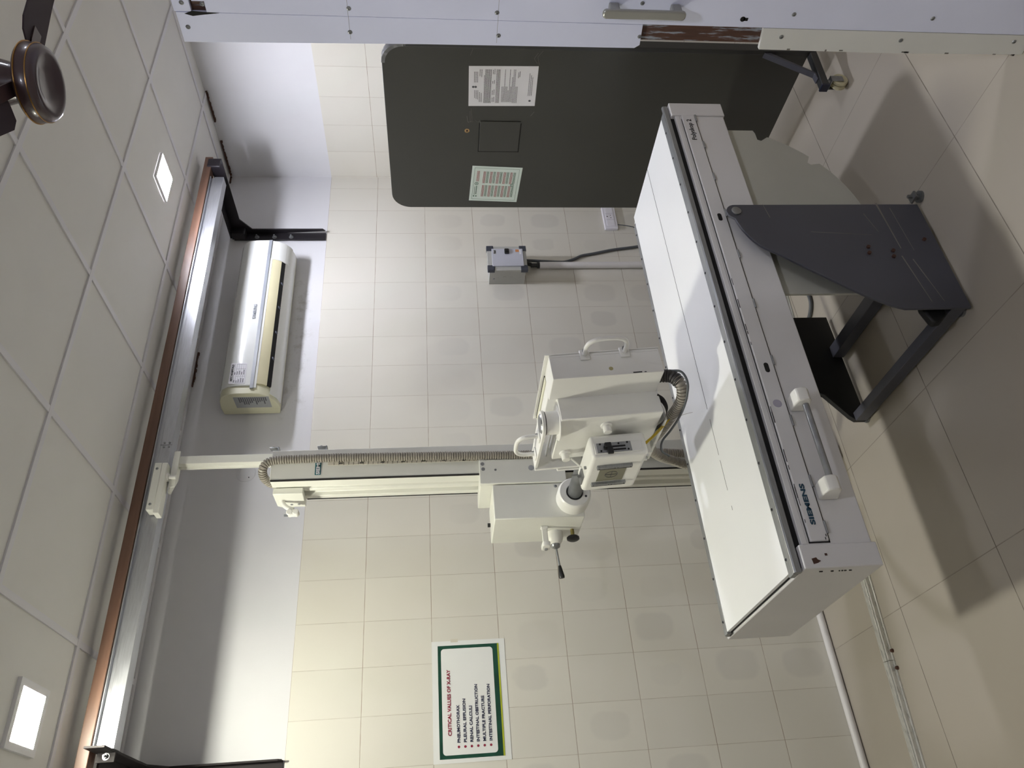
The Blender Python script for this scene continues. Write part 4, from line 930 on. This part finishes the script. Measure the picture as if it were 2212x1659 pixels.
# licence letter (front, nearer the door)
p, mm, hw, hh = sheet('paper_notice', 'white printed letter taped to the dark screen, nearer the door leaf', 0.099, 0.313, 1.309, 1.612, -0.02, 'paper', 0, 0)
random.seed(3)
bm = B()
z = hh - 0.075
rows = []
def dashline(bm, ya, yb, z, h=0.0024, gap=0.0012):
    y = ya
    while y < yb:
        l = random.uniform(0.004, 0.013); l = min(l, yb - y); addbox(bm, -0.0011, -0.0005, y, y + l, z, z + h); y += l + gap
# viewer's left is +Y on this face
for k, (a, b) in enumerate(((-0.09, -0.045), (-0.085, -0.05), (-0.09, -0.05))): dashline(bm, 0.02 + 0.0, 0.062 + 0.004 * k, hh - 0.028 - 0.007 * k)
for k in range(3): dashline(bm, -0.078, -0.022, hh - 0.026 - 0.0068 * k)
dashline(bm, 0.03, 0.085, hh - 0.05); dashline(bm, -0.09, -0.055, hh - 0.05); dashline(bm, 0.035, 0.085, hh - 0.058); dashline(bm, -0.09, -0.05, hh - 0.058)
zz = hh - 0.07
for k in range(8): dashline(bm, -0.09 + (0 if k else 0.03), 0.09, zz, 0.0022); zz -= 0.0042
for (a, b) in ((0.06, 0.085), (0.02, 0.045), (-0.03, -0.015), (-0.088, -0.065)): dashline(bm, a, b, zz - 0.004); dashline(bm, a - 0.004, b, zz - 0.011)
zz -= 0.02
for k in range(4): dashline(bm, -0.09, 0.09, zz, 0.0022); zz -= 0.0045
zz -= 0.008
for k in range(9): dashline(bm, random.choice((-0.05, 0.0, 0.02, -0.09)), 0.085, zz, 0.0022); zz -= 0.0055
for k in range(4): dashline(bm, -0.09 if k < 2 else 0.0, 0.09, zz, 0.0022); zz -= 0.006
dashline(bm, -0.075, -0.045, zz + 0.004); dashline(bm, -0.08, -0.05, zz - 0.002)
for k in range(3): dashline(bm, -0.07 + 0.01 * k, 0.05, -hh + 0.034 - 0.007 * k, 0.0022)
obj('print', bm, 'ink', p, M4=mm)
bm = B()
for yy, zz in ((0.002, hh - 0.020), (0.002, hh - 0.031), (0.078, -hh + 0.026)):
    lathe(bm, [(0.0, 0.0008), (0.0035, 0.0008), (0.0055, 0.0004), (0.0055, 0)], (-0.0006, yy, zz), 16, (-1, 0, 0))
obj('emblem', bm, 'ink', p, M4=mm)
# guideline sheet (rear, lower)
p, mm, hw, hh = sheet('paper_notice', 'pale green guideline sheet with red text taped to the screen, nearer the wall', 0.690, 0.936, 1.332, 1.584, 0.045, 'paper_green', 0, 0)
bm = B()
for (a, b, c, d) in ((-hw + 0.012, hw - 0.012, hh - 0.014, hh - 0.0128), (-hw + 0.012, hw - 0.012, -hh + 0.0128, -hh + 0.014), (-hw + 0.012, -hw + 0.0132, -hh + 0.0128, hh - 0.0128), (hw - 0.0132, hw - 0.012, -hh + 0.0128, hh - 0.0128)): addbox(bm, -0.0011, -0.0005, a, b, c, d)
dashline(bm, 0.015, 0.075, hh - 0.034, 0.004); dashline(bm, 0.02, 0.08, hh - 0.025, 0.0025)
for k in range(5):
    for c0 in (-0.088, 0.008):
        for j in range(3): dashline(bm, c0, c0 + 0.08, hh - 0.078 - k * 0.034 - j * 0.0042, 0.0022)
obj('green_print', bm, 'ink_green', p, M4=mm)
bm = B()
for j in range(3): dashline(bm, -0.09, -0.018, hh - 0.03 - 0.005 * j, 0.0026)
for k in range(5):
    for c0 in (-0.088, 0.008):
        for j in range(3): dashline(bm, c0, c0 + 0.082, hh - 0.062 - k * 0.034 - j * 0.0045, 0.0026)
obj('red_print', bm, 'ink_red', p, M4=mm)
bm = B()
for yy, zz in ((-0.002, hh - 0.03), (0.0, -hh + 0.04)):
    lathe(bm, [(0.007, 0.0004), (0.007, 0.001), (0.0095, 0.001), (0.0095, 0.0004)], (-0.0006, yy, zz), 20, (-1, 0, 0)); cyl(bm, (-0.0006, yy, zz), (-0.0014, yy, zz), 0.003, seg=10)
for zz in (hh - 0.022, hh - 0.034): cyl(bm, (-0.0006, 0.088, zz), (-0.0014, 0.088, zz), 0.004, seg=12)
obj('emblem', bm, 'ink_green', p, M4=mm)

# ================================================================== DOOR LEAF
DX = -1.970
YE = -2.224; YS = -2.298; YH = -3.26
o_root = B()
addbox(o_root, DX + 0.012, DX + 0.055, YH, YE - 0.022, 0.004, 2.43)
door = struct('door_1', o_root, 'wood')
bm = B(); addbox(bm, DX, DX + 0.0115, YH, YS - 0.0008, 0.004, 2.372); addbox(bm, DX, DX + 0.0115, YH, YS - 0.0008 - 0.03, 2.372, 2.404)
obj('door_panel', bm, 'cool_white', door, bev=0.0008, label='broad white laminate panel')
bm = B(); addbox(bm, DX, DX + 0.0115, YH, YS - 0.002, 2.411, 2.455); obj('top_panel', bm, 'cool_white', door, bev=0.0008)
bm = B(); prism(bm, [(YS, 1.190), (YS, 2.452), (YE + 0.012, 2.452), (YE + 0.002, 1.8), (YE - 0.002, 1.20), (YE - 0.012, 1.186)], 'x', DX, DX + 0.0115); obj('edge_strip', bm, 'cool_white', door, bev=0.0008, label='white edge strip, upper piece')
bm = B(); prism(bm, [(YS, 0.004), (YS, 0.838), (YE - 0.008, 0.830), (YE - 0.006, 0.4), (YE - 0.012, 0.004)], 'x', DX - 0.001, DX + 0.0115); obj('edge_strip', bm, 'warm_white', door, bev=0.0008, label='dull white edge strip, lower piece')
bm = B(); addbox(bm, DX + 0.058, DX + 0.076, YH, YE + 0.004, 0.004, 2.44); obj('back_board', bm, 'chip', door, label='chipboard backing with raw edge')
bm = B(); addbox(bm, DX + 0.030, DX + 0.0575, YE - 0.022, YE - 0.012, 0.004, 2.43); obj('edge_bead', bm, 'warm_white', door)
bm = B(); prism(bm, [(YS, 2.34), (YS + 0.006, 2.385), (YS + 0.010, 2.41), (YS + 0.004, 2.43), (YS - 0.004, 2.41), (YS - 0.002, 2.38)], 'x', DX - 0.0006, DX + 0.0002); obj('split_edge', bm, 'slot', door)
for (yy, zz, r) in ((-2.256, 2.431, 0.0065), (-2.322, 2.378, 0.0065), (-2.324, 2.430, 0.0065), (-2.253, 2.003, 0.0065), (-2.321, 2.000, 0.0065), (-2.254, 1.594, 0.0065), (-2.321, 1.602, 0.0065), (-2.262, 1.192, 0.006), (-2.273, 0.776, 0.0065), (-2.341, 0.764, 0.0065), (-2.272, 0.410, 0.0065), (-2.341, 0.348, 0.0065), (-2.277, 0.055, 0.0065), (-2.36, 1.205, 0.006)):
    bm = B(); screwhead(bm, (DX - (0.001 if zz < 0.83 and yy > -2.3 else 0.0), yy, zz), (-1, 0, 0), r); obj('screw', bm, 'steel', door, smooth=30, label='steel screw head')
bm = B(); cyl(bm, (DX - 0.0008, -2.323, 0.908), (DX + 0.0002, -2.323, 0.908), 0.0075, seg=14); addbox(bm, DX - 0.0008, DX + 0.0002, -2.327, -2.318, 0.893, 0.906); obj('keyhole', bm, 'slot', door)
bm = B()
for zz, y0 in ((2.003, -2.29), (1.598, -2.29)): addbox(bm, DX - 0.0004, DX + 0.0002, -2.60, -2.232, zz, zz + 0.0007)
for k in range(9):
    z_ = random.uniform(0.02, 0.82); addbox(bm, DX - 0.0016, DX + 0.0002, YE - 0.013, YE - 0.010 + random.uniform(0, 0.003), z_, z_ + random.uniform(0.004, 0.02))
obj('hairline', bm, 'scratch', door)
# pull handle
hd = B(); prism(hd, rrect(-2.364, -2.338, 1.089, 1.320, 0.011, 6), 'x', DX - 0.046, DX - 0.034)
h_ = obj('pull_handle', hd, 'handle', door, bev=0.004, label='satin metal pull handle')
for zz in (1.112, 1.285):
    bm = B(); addbox(bm, DX - 0.036, DX - 0.0003, -2.362, -2.344, zz - 0.014, zz + 0.014); obj('handle_post', bm, 'handle', h_, bev=0.004)
